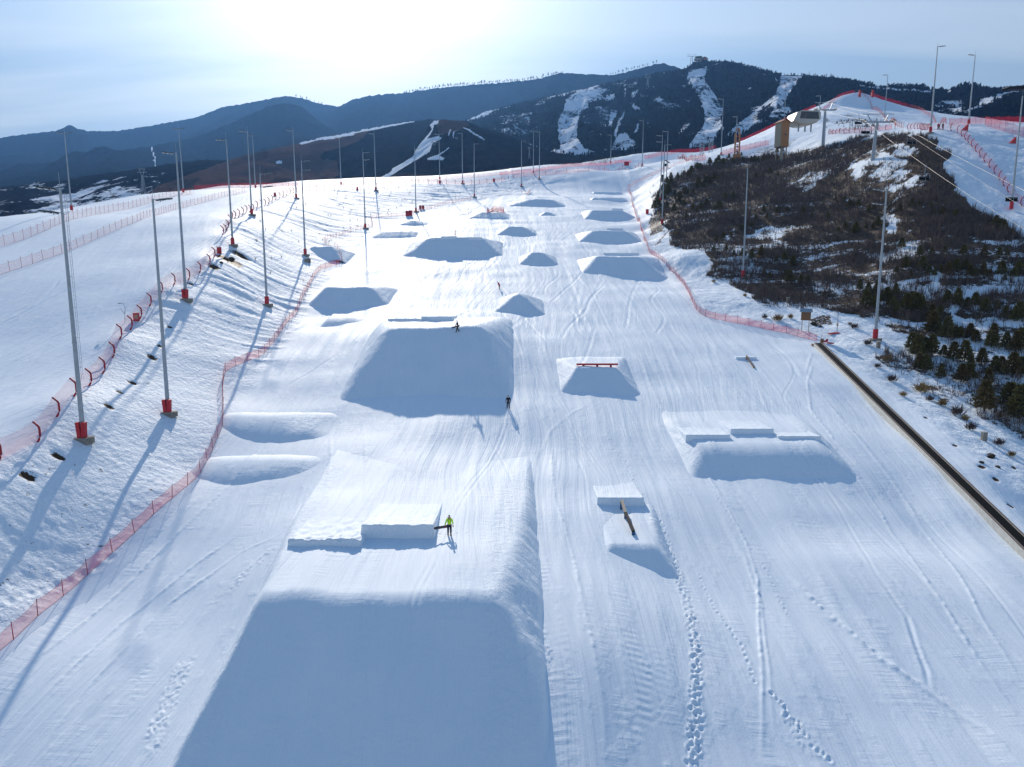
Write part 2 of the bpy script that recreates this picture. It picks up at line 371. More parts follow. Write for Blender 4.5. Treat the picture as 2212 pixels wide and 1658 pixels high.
M = {
 'mast': flat('galvanised_steel', (.33,.37,.41), .45, .35, .12, 1.3),
 'darkmetal': flat('dark_metal', (.05,.055,.06), .5, .3),
 'lampglass': flat('lamp_glass', (.55,.58,.6), .2, 0, .1),
 'red': flat('red_padding', (.50,.025,.035), .6, 0, .2, 2.0),
 'redpost': flat('red_foam_tube', (.36,.018,.03), .6, 0, .15, 2.0),
 'concrete': flat('concrete', (.24,.22,.19), .9, 0, .25, 3.0),
 'bluepaint': flat('blue_paint', (.02,.10,.22), .4, 0, .2),
 'wood': flat('weathered_wood', (.20,.11,.06), .8, 0, .35, 4.0),
 'woodlight': flat('rail_top', (.42,.34,.26), .6, 0, .2, 4.0),
 'black': flat('black_rubber', (.006,.007,.008), .8, 0, .3, 3., .08),
 'beltedge': flat('conveyor_side_board', (.19,.13,.105), .7, 0, .2, 2.),
 'beltlip': flat('conveyor_metal_lip', (.55,.53,.47), .5, .3, .15),
 'orange': flat('orange_wall', (.42,.20,.085), .7, 0, .12),
 'cream': flat('cream_cladding', (.34,.29,.20), .6, 0, .1, 1.),
 'white': flat('white_panel', (.46,.44,.40), .5, 0, .08),
 'roofred': flat('red_brown_roof', (.22,.045,.03), .7, 0, .3),
 'glass': flat('dark_glass', (.012,.016,.022), .12, 0, .3, 1., .8),
 'needles': flat('pine_needles', (.135,.122,.050), .8, 0, .45, 2.2, .2),
 'needles2': flat('dry_pine_needles', (.13,.10,.045), .8, 0, .4, 2.2, .2),
 'bark': flat('bark', (.055,.042,.032), .9, 0, .3),
 'twig': flat('bare_twigs', (.135,.106,.096), .9, 0, .35, 1.2, .1),
 'drygrass': flat('dry_grass', (.28,.19,.09), .9, 0, .35, 1.2, .1),
 'wire': flat('steel_cable', (.34,.33,.31), .4, .3, .1),
 'neon': flat('neon_jacket', (.55,.95,.02), .7, 0, .08),
 'navy': flat('navy_cloth', (.02,.03,.055), .8, 0, .3),
 'blackcloth': flat('black_cloth', (.012,.013,.018), .8, 0, .3),
 'redcloth': flat('red_cloth', (.38,.02,.04), .8, 0, .2),
 'skin': flat('skin', (.45,.27,.20), .6, 0, .05),
 'board': flat('snowboard_top', (.05,.05,.06), .4, 0, .3),
 'glove': flat('red_glove', (.30,.03,.04), .8, 0, .1),
 'green': flat('green_equipment', (.05,.14,.12), .6, 0, .2),
}
def net_material(name, col, cover):
    m, t, b, o = newmat(name); g = G(t)
    uv = g.n('ShaderNodeUVMap'); s = g.n('ShaderNodeSeparateXYZ'); g.l(uv.outputs[0], s.inputs[0])
    fx = g.math('FRACT', g.math('MULTIPLY', s.outputs[0], 9.)); fy = g.math('FRACT', g.math('MULTIPLY', s.outputs[1], 9.))
    w = 1-math.sqrt(1-cover)
    msk = g.math('MAXIMUM', g.math('LESS_THAN', fx, w), g.math('LESS_THAN', fy, w))
    tr = g.n('ShaderNodeBsdfTransparent'); mx = g.n('ShaderNodeMixShader'); g.l(msk, mx.inputs[0])
    b.inputs['Base Color'].default_value = col+(1,); b.inputs['Roughness'].default_value = .8
    tl = g.n('ShaderNodeBsdfTranslucent'); tl.inputs[0].default_value = col+(1,)
    m2 = g.n('ShaderNodeMixShader'); m2.inputs[0].default_value = .4; g.l(b.outputs[0], m2.inputs[1]); g.l(tl.outputs[0], m2.inputs[2])
    g.l(tr.outputs[0], mx.inputs[1]); g.l(m2.outputs[0], mx.inputs[2]); g.l(mx.outputs[0], o.inputs[0]); return m
M['net'] = net_material('red_netting', (.74,.035,.065), .33)
M['netdense'] = net_material('dense_red_netting', (.48,.02,.045), .36)
M['netpale'] = net_material('faded_orange_netting', (.75,.14,.09), .16)
M['netfine'] = net_material('fine_red_netting', (.70,.05,.09), .19)

# ------------------------------------------------------------------ mesh helpers
def mesh_from(name, V, Fc, mat, smooth_=False, uv=None, attrs=None):
    me = bpy.data.meshes.new(name)
    V = np.asarray(V, np.float32); Fc = [tuple(f) for f in Fc] if not isinstance(Fc, np.ndarray) else Fc
    if isinstance(Fc, np.ndarray):
        k = Fc.shape[1]; me.vertices.add(len(V)); me.vertices.foreach_set('co', V.ravel())
        me.loops.add(Fc.size); me.loops.foreach_set('vertex_index', Fc.ravel().astype(np.int32))
        me.polygons.add(len(Fc)); me.polygons.foreach_set('loop_start', np.arange(0, Fc.size, k, dtype=np.int32))
        me.update(calc_edges=True)
    else:
        me.from_pydata([tuple(map(float, v)) for v in V], [], Fc)
    if smooth_: me.polygons.foreach_set('use_smooth', np.ones(len(me.polygons), bool))
    if uv is not None:
        l = me.uv_layers.new(name='UVMap'); li = np.zeros(len(me.loops), np.int32); me.loops.foreach_get('vertex_index', li)
        l.data.foreach_set('uv', np.asarray(uv, np.float32)[li].ravel())
    for k_, v_ in (attrs or {}).items():
        a = me.attributes.new(k_, 'FLOAT', 'POINT'); a.data.foreach_set('value', np.asarray(v_, np.float32).ravel())
    me.materials.append(mat); me.update(); return me
def link(name, me, parent=None, loc=None):
    o = bpy.data.objects.new(name, me); COL.objects.link(o)
    if parent is not None: o.parent = parent
    if loc is not None: o.location = loc
    return o
def tag(o, label=None, cat=None, group=None, kind=None):
    if label: o['label'] = label
    if cat: o['category'] = cat
    if group: o['group'] = group
    if kind: o['kind'] = kind
    return o
def empty(name, loc, rz=0.):
    o = bpy.data.objects.new(name, None); COL.objects.link(o); o.location = loc; o.rotation_euler = (0,0,rz); o.empty_display_size = .3; return o
def dup(root, loc=None, rz=None, scale=None):
    r = root.copy(); COL.objects.link(r)
    if loc is not None: r.location = loc
    if rz is not None: r.rotation_euler = (0,0,rz)
    if scale is not None: r.scale = (scale,)*3 if isinstance(scale, (int, float)) else scale
    for ch in root.children:
        c = ch.copy(); COL.objects.link(c); c.parent = r
        for gch in ch.children:
            d = gch.copy(); COL.objects.link(d); d.parent = c
    return r
class MB:
    def __init__(s): s.v = []; s.f = []
    def box(s, c, d, rot=None):
        n = len(s.v); rot = rot or Matrix.Identity(3)
        for i in (-1,1):
            for j in (-1,1):
                for k in (-1,1):
                    p = rot @ Vector((i*d[0]/2, j*d[1]/2, k*d[2]/2)); s.v.append((c[0]+p.x, c[1]+p.y, c[2]+p.z))
        for q in ((0,1,3,2),(4,6,7,5),(0,4,5,1),(2,3,7,6),(0,2,6,4),(1,5,7,3)): s.f.append(tuple(n+a for a in q))
        return s
    def tube(s, pts, r, n=8, cap=True):
        pts = [Vector(p) for p in pts]; rs = r if isinstance(r, (list, tuple)) else [r]*len(pts); base = len(s.v)
        for i, p in enumerate(pts):
            d = (pts[min(i+1, len(pts)-1)] - pts[max(i-1, 0)]).normalized()
            a = d.cross(Vector((0,0,1)) if abs(d.z) < .95 else Vector((1,0,0))).normalized(); b = d.cross(a)
            for k in range(n):
                t = 2*math.pi*k/n; q = p + (a*math.cos(t)+b*math.sin(t))*rs[i]; s.v.append(tuple(q))
        for i in range(len(pts)-1):
            for k in range(n):
                k2 = (k+1) % n; s.f.append((base+i*n+k, base+i*n+k2, base+(i+1)*n+k2, base+(i+1)*n+k))
        if cap:
            s.f.append(tuple(base+k for k in range(n))[::-1]); s.f.append(tuple(base+(len(pts)-1)*n+k for k in range(n)))
        return s
    def poly(s, pts):
        n = len(s.v); s.v += [tuple(p) for p in pts]; s.f.append(tuple(range(n, n+len(pts)))); return s
    def prism(s, outline, y0, y1):
        """outline in x,z extruded along y"""
        n = len(s.v); k = len(outline)
        for y in (y0, y1): s.v += [(p[0], y, p[1]) for p in outline]
        s.f.append(tuple(n+i for i in range(k))); s.f.append(tuple(n+k+i for i in range(k))[::-1])
        for i in range(k):
            j = (i+1) % k; s.f.append((n+i, n+k+i, n+k+j, n+j))
        return s
    def mesh(s, name, mat, sm=False): return mesh_from(name, s.v, s.f, mat, sm)
    def build(s, name, mat, parent=None, loc=None, sm=False): return link(name, s.mesh(name, mat, sm), parent, loc)

# ------------------------------------------------------------------ snow features
FEAT = []
def feature(label, px, bottom, knuckle, slope=31, run=None, deck=.10, fl=34, fr=34, drop_floor=0., r=.5, zb=None, name='snow_jump', rl=None):
    """px = (left, right) of the crest in the picture; bottom / knuckle = picture rows of the foot and of the crest of the face"""
    xm = (px[0]+px[1])/2; b = hit(xm, bottom, lambda x, y: H0raw(x, y)) if zb is None else np.array(zb)
    rb = ray(xm, knuckle); ta = math.tan(R(slope)); ts = math.tan(R(SUN_EL))/math.cos(R(SUN_AZ))
    if zb is not None: ts = ta
    # z = zb + ta (y-yb) on the sight line z = y rz/ry
    k = rb[2]/rb[1]; yk = (b[2]-ts*b[1])/(k-ts); zk = k*yk    # the picture row 'bottom' is where the shadow ends
    xl = (px[0]-CX)/rb[1]*yk; xr = (px[1]-CX)/rb[1]*yk
    hk = zk - float(H0raw(np.array([(xl+xr)/2]), np.array([yk]))[0])
    ys_ = np.linspace(yk-30, yk, 600); dz_ = zk-ta*(yk-ys_) - H0raw(np.full(600, (xl+xr)/2), ys_); j_ = int(np.argmax(dz_ > 0)); yb = float(ys_[j_])
    f = dict(label=label, yb=yb, zb=zk-ta*(yk-yb), yk=yk, zk=zk, xl=xl, xr=xr, hk=hk, ta=ta, deck=deck, fl=math.tan(R(fl)), fr=math.tan(R(fr)), r=r, rl=rl, run=run or 200, name=name)
    FEAT.append(f); return f
def smin(a, b, k):
    h = np.clip(.5+.5*(b-a)/k, 0, 1); return b*(1-h)+a*h - k*h*(1-h)
def fheight(f, x, y, fl=None):
    """height of the feature above the floor"""
    if fl is None: fl = H0raw(x, y)
    yb, yk, zk = f['yb'], f['yk'], f['zk']
    wob = .25*fbm(x/3.1, y*0+f['yk'], 2, 71)
    face = f['zb'] + f['ta']*(y+wob-yb)
    top = zk + f['deck']*(y-yk)
    z = smin(face, top, f['r'])
    back = zk + f['deck']*f['run'] - .35*(y-yk-f['run'])       # end of the deck falls back to the floor
    z = smin(z, back, 1.2)
    h = z - fl
    hk = max(f['hk'], .3)
    x = x + min(.16, .05*hk)*(fbm(y/3.5, y*0+f['xl'], 3, 72)+.5*fbm(x/1.5, y/1.5, 2, 73))
    left = f['fl']*(x-(f['xl']-hk/f['fl'])); right = f['fr']*((f['xr']+hk/f['fr'])-x)
    rr = f['rl'] or min(.9, .2*hk+.08)
    h = smin(h, left*1.0, rr); h = smin(h, right, rr)
    return h

F_near = feature('large snow table in the foreground with its shaded landing face filling the frame bottom', (560,1042), 1660, 1285, 33, deck=.05, fl=60, fr=50, r=.6, rl=.7, zb=(-10, 37.5, -30.6))
F_big = feature('big central snow jump with a broad blue-shaded landing and a dark-clad snowboarder on its edge', (828,1050), 905, 705, 33, deck=.0, fl=44, fr=44, r=.4, rl=1.8)
F_rail = feature('low trapezoid snow mound carrying the red box rail', (1246,1332), 858, 793, 31, run=12, deck=.02, fl=36, fr=34, r=.2, rl=.3)
F_pyr = feature('steep pyramid snow jump beside the bending person in red', (1110,1130), 686, 638, 36, run=2.0, deck=.30, fl=34, fr=32, r=.3)
F_lm = feature('mid-size snow mound at the left, below the pale double step', (706,800), 675, 622, 33, run=9, deck=.02, fl=46, fr=33, r=.5)
F_tab = feature('wide snow table with two thin rails standing on its face', (924,1042), 561, 514, 33, run=14, deck=.0, fl=30, fr=33, r=.5)
F_c1 = feature('small trapezoid snow jump right of the wide table', (1149,1171), 578, 545, 33, run=1.5, deck=.02, fl=34, fr=30, r=.3)
F_c2 = feature('flat-topped snow jump behind the small trapezoid one', (1101,1131), 510, 488, 31, run=2, deck=.02, fl=26, fr=26, r=.3)
F_c3 = feature('tiny pointed snow jump between the flat-topped jump and the far roller', (1179,1184), 468, 457, 33, run=.6, deck=.02, fl=28, fr=22, r=.2)
F_c4 = feature('long low snow jump near the top of the park, centre', (1150,1192), 447, 430, 29, run=2.5, deck=.02, fl=12, fr=22, r=.4)
F_r1 = feature('nearest of the stacked snow tables along the right net', (1290,1384), 602, 553, 33, run=9, deck=.0, fl=34, fr=28, r=.4)
F_r2 = feature('second of the stacked snow tables along the right net', (1283,1352), 527, 498, 33, run=9, deck=.0, fl=30, fr=34, r=.4)
F_r3 = feature('third of the stacked snow tables along the right net', (1283,1345), 478, 454, 33, run=9, deck=.0, fl=34, fr=34, r=.4)
F_r4 = feature('low snow step above the third stacked table', (1285,1345), 436, 428, 27, run=3, deck=.05, fl=30, fr=30, r=.3)
F_r5 = feature('uppermost low snow step of the right-hand line', (1285,1340), 420, 414, 27, run=3, deck=.05, fl=30, fr=30, r=.3)
F_b1 = feature('rounded snow roller below the three low lips at right', (1515,1772), 1040, 966, 30, deck=.11, fl=34, fr=28, r=.8, rl=.6, name='snow_roller')
F_b2 = feature('small landing mound below the bent rail', (1330,1430), 1222, 1178, 29, deck=.08, fl=40, fr=36, r=.3, rl=.3)
F_l1 = feature('upper of the two snow rollers beside the left net', (486,628), 960, 912, 29, run=4, deck=.19, fl=12, fr=11, r=.9, rl=.5, name='snow_roller')
F_l2 = feature('lower of the two snow rollers beside the left net', (450,620), 1052, 1014, 29, run=4, deck=.19, fl=12, fr=11, r=.9, rl=.5, name='snow_roller')
F_d1 = feature('rounded snow heap in the corner of the left net', (690,722), 566, 531, 33, run=1, deck=.05, fl=40, fr=26, r=.8, name='snow_heap')
F_d2 = feature('low snow roller left of the wide table', (826,882), 514, 500, 24, run=3, deck=.05, fl=24, fr=24, r=.5, name='snow_roller')
F_d3 = feature('pointed snow heap near the two red barrels', (890,898), 488, 475, 26, run=1, deck=.02, fl=17, fr=17, r=.5, name='snow_heap')
F_d4 = feature('low snow mound in front of the fenced-off rail', (1040,1072), 473, 457, 27, run=4, deck=.05, fl=20, fr=20, r=.5, name='snow_mound')
F_d5 = feature('low step below the mid-size left mound', (704,792), 698, 688, 24, run=7, deck=.14, fl=40, fr=34, r=.5, name='snow_step')
def addon(x, y):
    h = np.zeros(np.shape(x)); fl = H0raw(x, y)
    for f in FEAT:
        hk = max(f['hk'], .3)
        m = (y > f['yb']-3) & (y < f['yk']+min(f['run']+20, 75)) & (x > f['xl']-hk/f['fl']-2) & (x < f['xr']+hk/f['fr']+2)
        if m.any(): h[m] = np.maximum(h[m], fheight(f, x[m], y[m], fl[m]))
    return h
def HT(x, y):
    x = np.atleast_1d(np.asarray(x, float)); y = np.atleast_1d(np.asarray(y, float)); return H0(x, y)+np.maximum(0, addon(x, y))
def on(px, py, y0=22, y1=700): return Vector(hit(px, py, HT, y0, y1))
def gz(x, y): return float(HT(x, y)[0])

# cat tracks, berms and footprints on the floor, given by picture points
def trk(pts, w, h, kind):
    W_ = [hit(a, b, lambda x, y: H0raw(x, y))[:2] for a, b in pts]
    # densify
    out_ = []
    for a, b in zip(W_[:-1], W_[1:]):
        for t in np.linspace(0, 1, 5)[:-1]: out_.append((a[0]+(b[0]-a[0])*t, a[1]+(b[1]-a[1])*t))
    out_.append(tuple(W_[-1])); TRK.append((out_, w, h, kind))
trk([(1215,1658),(1200,1500),(1195,1400),(1175,1300),(1160,1200),(1135,1100)], .9, 0.035, 'cleat')
trk([(1385,1658),(1385,1550),(1375,1430),(1350,1330),(1320,1250)], .9, 0.038, 'cleat')
trk([(1445,1658),(1440,1560),(1430,1450),(1410,1370)], .5, 0.028, 'cleat')
trk([(1310,1658),(1300,1500),(1270,1350),(1240,1200),(1200,1080),(1190,960)], .18, 0.060, 'berm')
trk([(1645,1658),(1645,1500),(1640,1350),(1638,1250),(1610,1170),(1540,1040),(1490,960)], .14, 0.072, 'berm')
trk([(1670,1600),(1660,1450),(1645,1300),(1600,1180)], .14, 0.048, 'berm')
trk([(1760,1658),(1700,1560),(1665,1510)], .45, 0.154, 'clods')
trk([(2212,1620),(2080,1540),(1980,1470),(1900,1420),(1790,1330),(1700,1240)], .3, 0.096, 'berm')
trk([(2212,1560),(2100,1400),(1990,1240),(1900,1100),(1830,1000),(1770,930)], .16, 0.060, 'berm')
trk([(2212,1480),(2120,1330),(2040,1200),(1950,1070),(1880,980),(1800,880),(1740,810),(1755,760)], .16, 0.060, 'berm')
trk([(1865,1020),(1800,950),(1750,880),(1745,830),(1755,790)], .16, 0.072, 'berm')
trk([(1680,930),(1660,890),(1640,840),(1600,800),(1560,760)], .14, 0.060, 'berm')
trk([(1560,1000),(1500,930),(1430,880),(1390,790),(1350,750),(1310,730)], .16, 0.060, 'berm')
trk([(0,1610),(120,1490),(260,1350),(400,1240),(520,1150)], .16, 0.072, 'berm')
trk([(0,1500),(140,1380),(300,1240),(420,1120),(520,1030),(570,960)], .16, 0.072, 'berm')
trk([(60,1658),(200,1480),(360,1310),(520,1190),(620,1150)], .14, 0.060, 'berm')
trk([(240,1600),(300,1480),(350,1400),(400,1310)], .28, 0.028, 'cleat')
trk([(330,1658),(345,1560),(380,1480),(420,1390)], .9, 0.154, 'clods')
trk([(470,1300),(540,1230),(610,1170)], .6, 0.175, 'clods')
trk([(1110,1280),(1140,1340),(1165,1420),(1180,1520)], 1.3, 0.112, 'clods')
trk([(1500,1300),(1440,1200),(1400,1110),(1390,1080)], .7, 0.112, 'clods')
trk([(640,1280),(700,1150),(715,1000),(712,880)], .14, 0.042, 'berm')
trk([(790,1120),(790,960),(780,900)], .14, 0.036, 'berm')
trk([(1880,1230),(1960,1330),(2000,1440),(2010,1500)], .16, 0.064, 'groove')
trk([(560,760),(620,720),(680,690),(740,660)], .3, 0.060, 'berm')
trk([(600,820),(640,760),(700,700)], .25, 0.054, 'berm')
trk([(880,650),(930,600),(1000,570),(1060,560)], .2, 0.072, 'berm')
trk([(870,570),(900,590),(960,620),(1010,650)], .2, 0.072, 'berm')
trk([(1230,900),(1200,830),(1180,760),(1175,700)], .2, 0.048, 'berm')
trk([(1150,1000),(1190,930),(1240,890),(1280,870)], .2, 0.030, 'berm')
trk([(1420,910),(1480,960),(1560,1040)], .2, 0.080, 'groove')
trk([(1260,700),(1250,640),(1230,590),(1215,560)], .2, 0.060, 'berm')
trk([(1330,740),(1290,660),(1270,610)], .2, 0.064, 'groove')
for dx in range(9):
    x0 = 1400+dx*22; trk([(x0+60+dx*12,900),(x0+20+dx*6,800),(x0,730),(x0-30,670),(x0-60-dx*4,610)], .16, 0.036, 'berm')
rf = random.Random(5)
rg_ = random.Random(33)
for k_ in range(110):                                   # faint ski tracks meandering down the floor and the left piste
    y_ = rg_.uniform(70, 330); left_ = rg_.random() < .3
    x_ = rg_.uniform(float(x_toe(y_))+3, float(x_right(y_))-3) if not left_ else float(x_crest(y_))-rg_.uniform(5, 60)
    A_ = rg_.uniform(.2, 1.3); wl_ = rg_.uniform(22, 60); dr_ = rg_.uniform(-.3, .3); L_ = rg_.uniform(18, 60); pts_ = []
    for q_ in range(22):
        t_ = q_/21; yy_ = y_-L_*t_; xx_ = x_+dr_*L_*t_+A_*math.sin(L_*t_/wl_*6.28)
        if yy_ > 40: pts_.append((xx_, yy_))
    if len(pts_) > 5:
        TRK.append((pts_, .13 if y_ < 130 else .25, .035 if y_ < 130 else .06, 'groove'))
        if rg_.random() < .4: TRK.append(([(a_+.5, b_) for a_, b_ in pts_], .13 if y_ < 130 else .25, .03 if y_ < 130 else .05, 'groove'))
def steps(pts, n, sc=.17, jit=.12):
    for i in range(n):
        t = i/(n-1)*(len(pts)-1); k = min(int(t), len(pts)-2); u = t-k
        a, b = pts[k], pts[k+1]; p = hit(a[0]+(b[0]-a[0])*u, a[1]+(b[1]-a[1])*u, lambda x, y: H0raw(x, y))
        FOOT.append((p[0]+rf.uniform(-jit, jit), p[1]+rf.uniform(-jit, jit), sc*rf.uniform(.8, 1.25)))
steps([(1495,1658),(1500,1560),(1505,1470),(1500,1380),(1485,1300),(1460,1230),(1440,1170),(1415,1110)], 150, .125, .34)
steps([(1500,1640),(1506,1540),(1503,1430),(1492,1330)], 80, .14, .34)
steps([(1630,1480),(1600,1400),(1560,1340),(1530,1290),(1510,1240)], 24, .11)
steps([(1700,1330),(1660,1240),(1600,1150),(1560,1090),(1530,1040)], 26, .10)
steps([(1385,1070),(1360,1010),(1330,970),(1310,930)], 30, .12, .3)
steps([(0,1312),(40,1288),(80,1275),(130,1262),(180,1240),(240,1205)], 10, .34, .1)
steps([(1790,1640),(1740,1590),(1700,1540),(1660,1500)], 20, .13, .3)
steps([(620,1220),(760,1210),(900,1205),(1000,1210)], 34, .12, .5)

# ------------------------------------------------------------------ brush-covered ground (polygons on the hillside)
BRUSH = [[(1412,462),(1425,405),(1470,372),(1520,352),(1600,340),(1700,332),(1790,315),(1880,295),(1960,292),(2015,300),(2040,330),(2058,380),(2068,420),(2085,445),(2115,455),(2160,480),(2230,520),(2300,980),(2212,952),(2150,910),(2060,880),(2010,850),(1930,800),(1890,770),(1930,748),(2040,735),(1960,720),(1850,690),(1790,672),(1720,668),(1650,660),(1560,608),(1530,590),(1525,550),(1460,530),(1450,500)]]
BARE = [[(1880,330),(1925,330),(1990,385),(2010,370),(2000,395),(1930,420),(1870,400),(1835,385),(1845,350)],
        [(1930,312),(1985,318),(1975,335),(1915,330)],
        [(1690,400),(1725,390),(1760,372),(1790,365),(1790,385),(1735,415)], [(1600,328),(1640,320),(1700,318),(1740,322),(1690,335),(1630,342)],
        [(1560,500),(1680,495),(1720,515),(1700,525),(1580,520)], [(1925,425),(1945,425),(1930,465),(1925,510),(1905,500),(1915,450)],
        [(1955,505),(1975,505),(1975,540),(1945,545)], [(1990,540),(2010,545),(2012,590),(2030,640),(2015,645),(1998,600)],
        [(1900,600),(2212,598),(2212,607),(1900,608)], [(1950,640),(2212,620),(2212,635),(1960,655)], [(1960,690),(2212,700),(2212,712),(1980,705)],
        [(2050,650),(2110,640),(2120,700),(2070,705)],[(1905,745),(2212,765),(2212,785),(1950,770)]]
APRON = [(1395,420),(1500,330),(1560,330),(1460,560),(1530,660),(1800,715),(1960,880),(2212,990),(2300,1100),(2212,1090),(2120,990),(1990,900),(1900,800),(1840,745),(1740,720),(1580,690),(1520,670),(1470,580),(1410,520)]
MOUND = [(1790,262),(1808,240),(1840,232),(1872,240),(1895,262),(1905,285),(1790,288)]
def brush_density(x, y, z):
    px, py = proj(x, y, z)
    px = px + 26*fbm(x/7, y/7, 4, 81); py = py + 13*fbm(x/7, y/7, 4, 83)
    m = np.zeros(np.shape(px))
    for p in BRUSH: m = np.maximum(m, inpoly(px, py, p)*1.0)
    m = np.maximum(m, .55*inpoly(px, py, MOUND)*(.6+.9*fbm(x/7, y/7, 3, 85)))
    m = np.maximum(m, .09*inpoly(px, py, APRON)*(fbm(x/6, y/6, 3, 86) > -.05)*(x > x_right(y)+5))
    for p in BARE: m = np.where(inpoly(px, py, p), m*(.55+.9*fbm(x/4, y/4, 3, 87)), m)
    m = np.where((py > 690) & (m > 0), m*.72, m)
    tr = np.mod(z/3.4+.5*fbm(x/14, y/14, 2, 89), 1.); m = m*np.where(py > 430, .80+.32*smooth(.25, .4, tr)*smooth(1., .85, tr), 1.)
    m = m*((x > x_right(y)+2))
    return m
# other patches of dry ground behind the road
def dry_strip(x, y, z):
    px, py = proj(x, y, z)
    a = smooth(0, 8, y-_lin_road(x)) * (x < 95) * (x > -60)
    return a*(.55+.3*fbm(x/9, y/9, 3, 91))
def _lin_road(x): return np.interp(x, [-400,-110,-40,15,60,90], [430,430,438,452,470,520])

# ------------------------------------------------------------------ the ground sheet
NYR, NXR = 1250, 1100
ty = np.linspace(0, 1, NYR); Y = 21*np.exp(ty*math.log(700/21.)); tx = np.linspace(-.86, .90, NXR)
XX = (Y[:,None]+6)*tx[None]; YY = np.repeat(Y[:,None], NXR, 1)
x = XX.ravel(); y = YY.ravel()
zb_ = H0(x, y, True); ad = addon(x, y)
z = zb_ - np.where(ad > .25, .15*smooth(.25, .6, ad), 0)
park, lp = zones(x, y)
zz = z
px_, py_ = proj(x, y, zz)
rough = np.clip(1-park*.95-lp*.95, 0, 1)
veg = brush_density(x, y, zz)
veg = veg*np.where(py_ > 520, .60, .76)*(1+.5*fbm(x/10, y/10, 3, 98))
veg = np.maximum(veg, dry_strip(x, y, zz)*.75)
# grassy edge left of the left piste, at its far rim
gl = smooth(-150, -160, x)*(y > 100)
veg = np.maximum(veg, gl*.8)
# mound below the upper right piste
veg = np.maximum(veg, inpoly(px_+6*fbm(x/9,y/9,3,95), py_, [(1595,345),(1650,318),(1720,300),(1700,322),(1640,345)])*.45)
dirt = np.zeros(len(x))
for (cx, cy, rx, ry) in DIRT:
    m_ = (abs(x-cx) < 3*rx) & (abs(y-cy) < 3*ry)
    dirt[m_] = np.maximum(dirt[m_], 1.05*smooth(1.5, .1, np.sqrt(((x[m_]-cx)/rx)**2+((y[m_]-cy)/ry)**2)))
for poly in [[(1745,690),(1790,680),(1800,700),(1760,705)],[(1820,625),(1990,630),(1985,652),(1830,650)],[(1400,478),(1425,470),(1435,500),(1405,510)],[(1440,500),(1456,485),(1420,530),(1410,535)]]:
    dirt = np.maximum(dirt, inpoly(px_+5*fbm(x/2,y/2,3,96), py_+3*fbm(x/2,y/2,3,97), poly)*.62)
i = np.arange(NYR-1)[:,None]*NXR + np.arange(NXR-1)[None]
Fq = np.stack([i, i+1, i+NXR+1, i+NXR], -1).reshape(-1, 4)
me = mesh_from('snow_slope', np.stack([x, y, z], -1), Fq, M_SNOW, True, attrs={'rough': rough, 'veg': veg, 'dirt': dirt})
ground = tag(link('snow_slope', me), 'wide groomed snow slope of the terrain park with banks and pistes', kind='structure')
del XX, YY, zb_, ad, park, lp, zz, px_, py_, rough, veg, gl, dirt, Fq

# snow features as meshes of their own, lying on the slope
def build_feature(f):
    hk = max(f['hk'], .5)
    x0 = f['xl']-hk/f['fl']-1.2; x1 = f['xr']+hk/f['fr']+1.2
    run = min(f['run']+12, (hk/(.21-f['deck'])+3) if f['deck'] < .2 else 20)
    y0 = f['yb']-1.5; y1 = f['yk']+run
    st = .14 if f['yk'] < 70 else (.2 if f['yk'] < 130 else .3)
    nx = int((x1-x0)/st)+1; ny = int((y1-y0)/(st*1.2))+1
    gx, gy = np.meshgrid(np.linspace(x0, x1, nx), np.linspace(y0, y1, ny)); x = gx.ravel(); y = gy.ravel()
    h = fheight(f, x, y)
    z = H0(x, y, True) + np.where(h > 0, h, np.maximum(h*.5, -.5)) - .05*smooth(.5, 0, h)
    # drop everything clearly below the ground
    i = (np.arange(ny-1)[:,None]*nx+np.arange(nx-1)[None])
    q = np.stack([i, i+1, i+nx+1, i+nx], -1).reshape(-1, 4)
    keep = (h[q] > -.08).any(1); q = q[keep]
    used = np.unique(q); mp_ = np.zeros(nx*ny, np.int64); mp_[used] = np.arange(len(used)); q = mp_[q]
    cx, cy, cz = (f['xl']+f['xr'])/2, f['yk'], f['zk']-f['hk']
    fl = np.minimum(f['fl']*(x-(f['xl']-hk/f['fl'])), f['fr']*((f['xr']+hk/f['fr'])-x))
    rough = smooth(hk*1.15, hk*.8, fl)*smooth(.15, .6, h)*.55
    V = np.stack([x-cx, y-cy, z-cz], -1)[used]
    me = mesh_from(f['name'], V, q, M_SNOW, True, attrs={'rough': rough[used], 'veg': np.zeros(len(used)), 'dirt': np.zeros(len(used))})
    return tag(link(f['name'], me, None, (cx, cy, cz)), f['label'], 'snow ramp', 'shaped snow ramps of the terrain park')
for f in FEAT: build_feature(f)

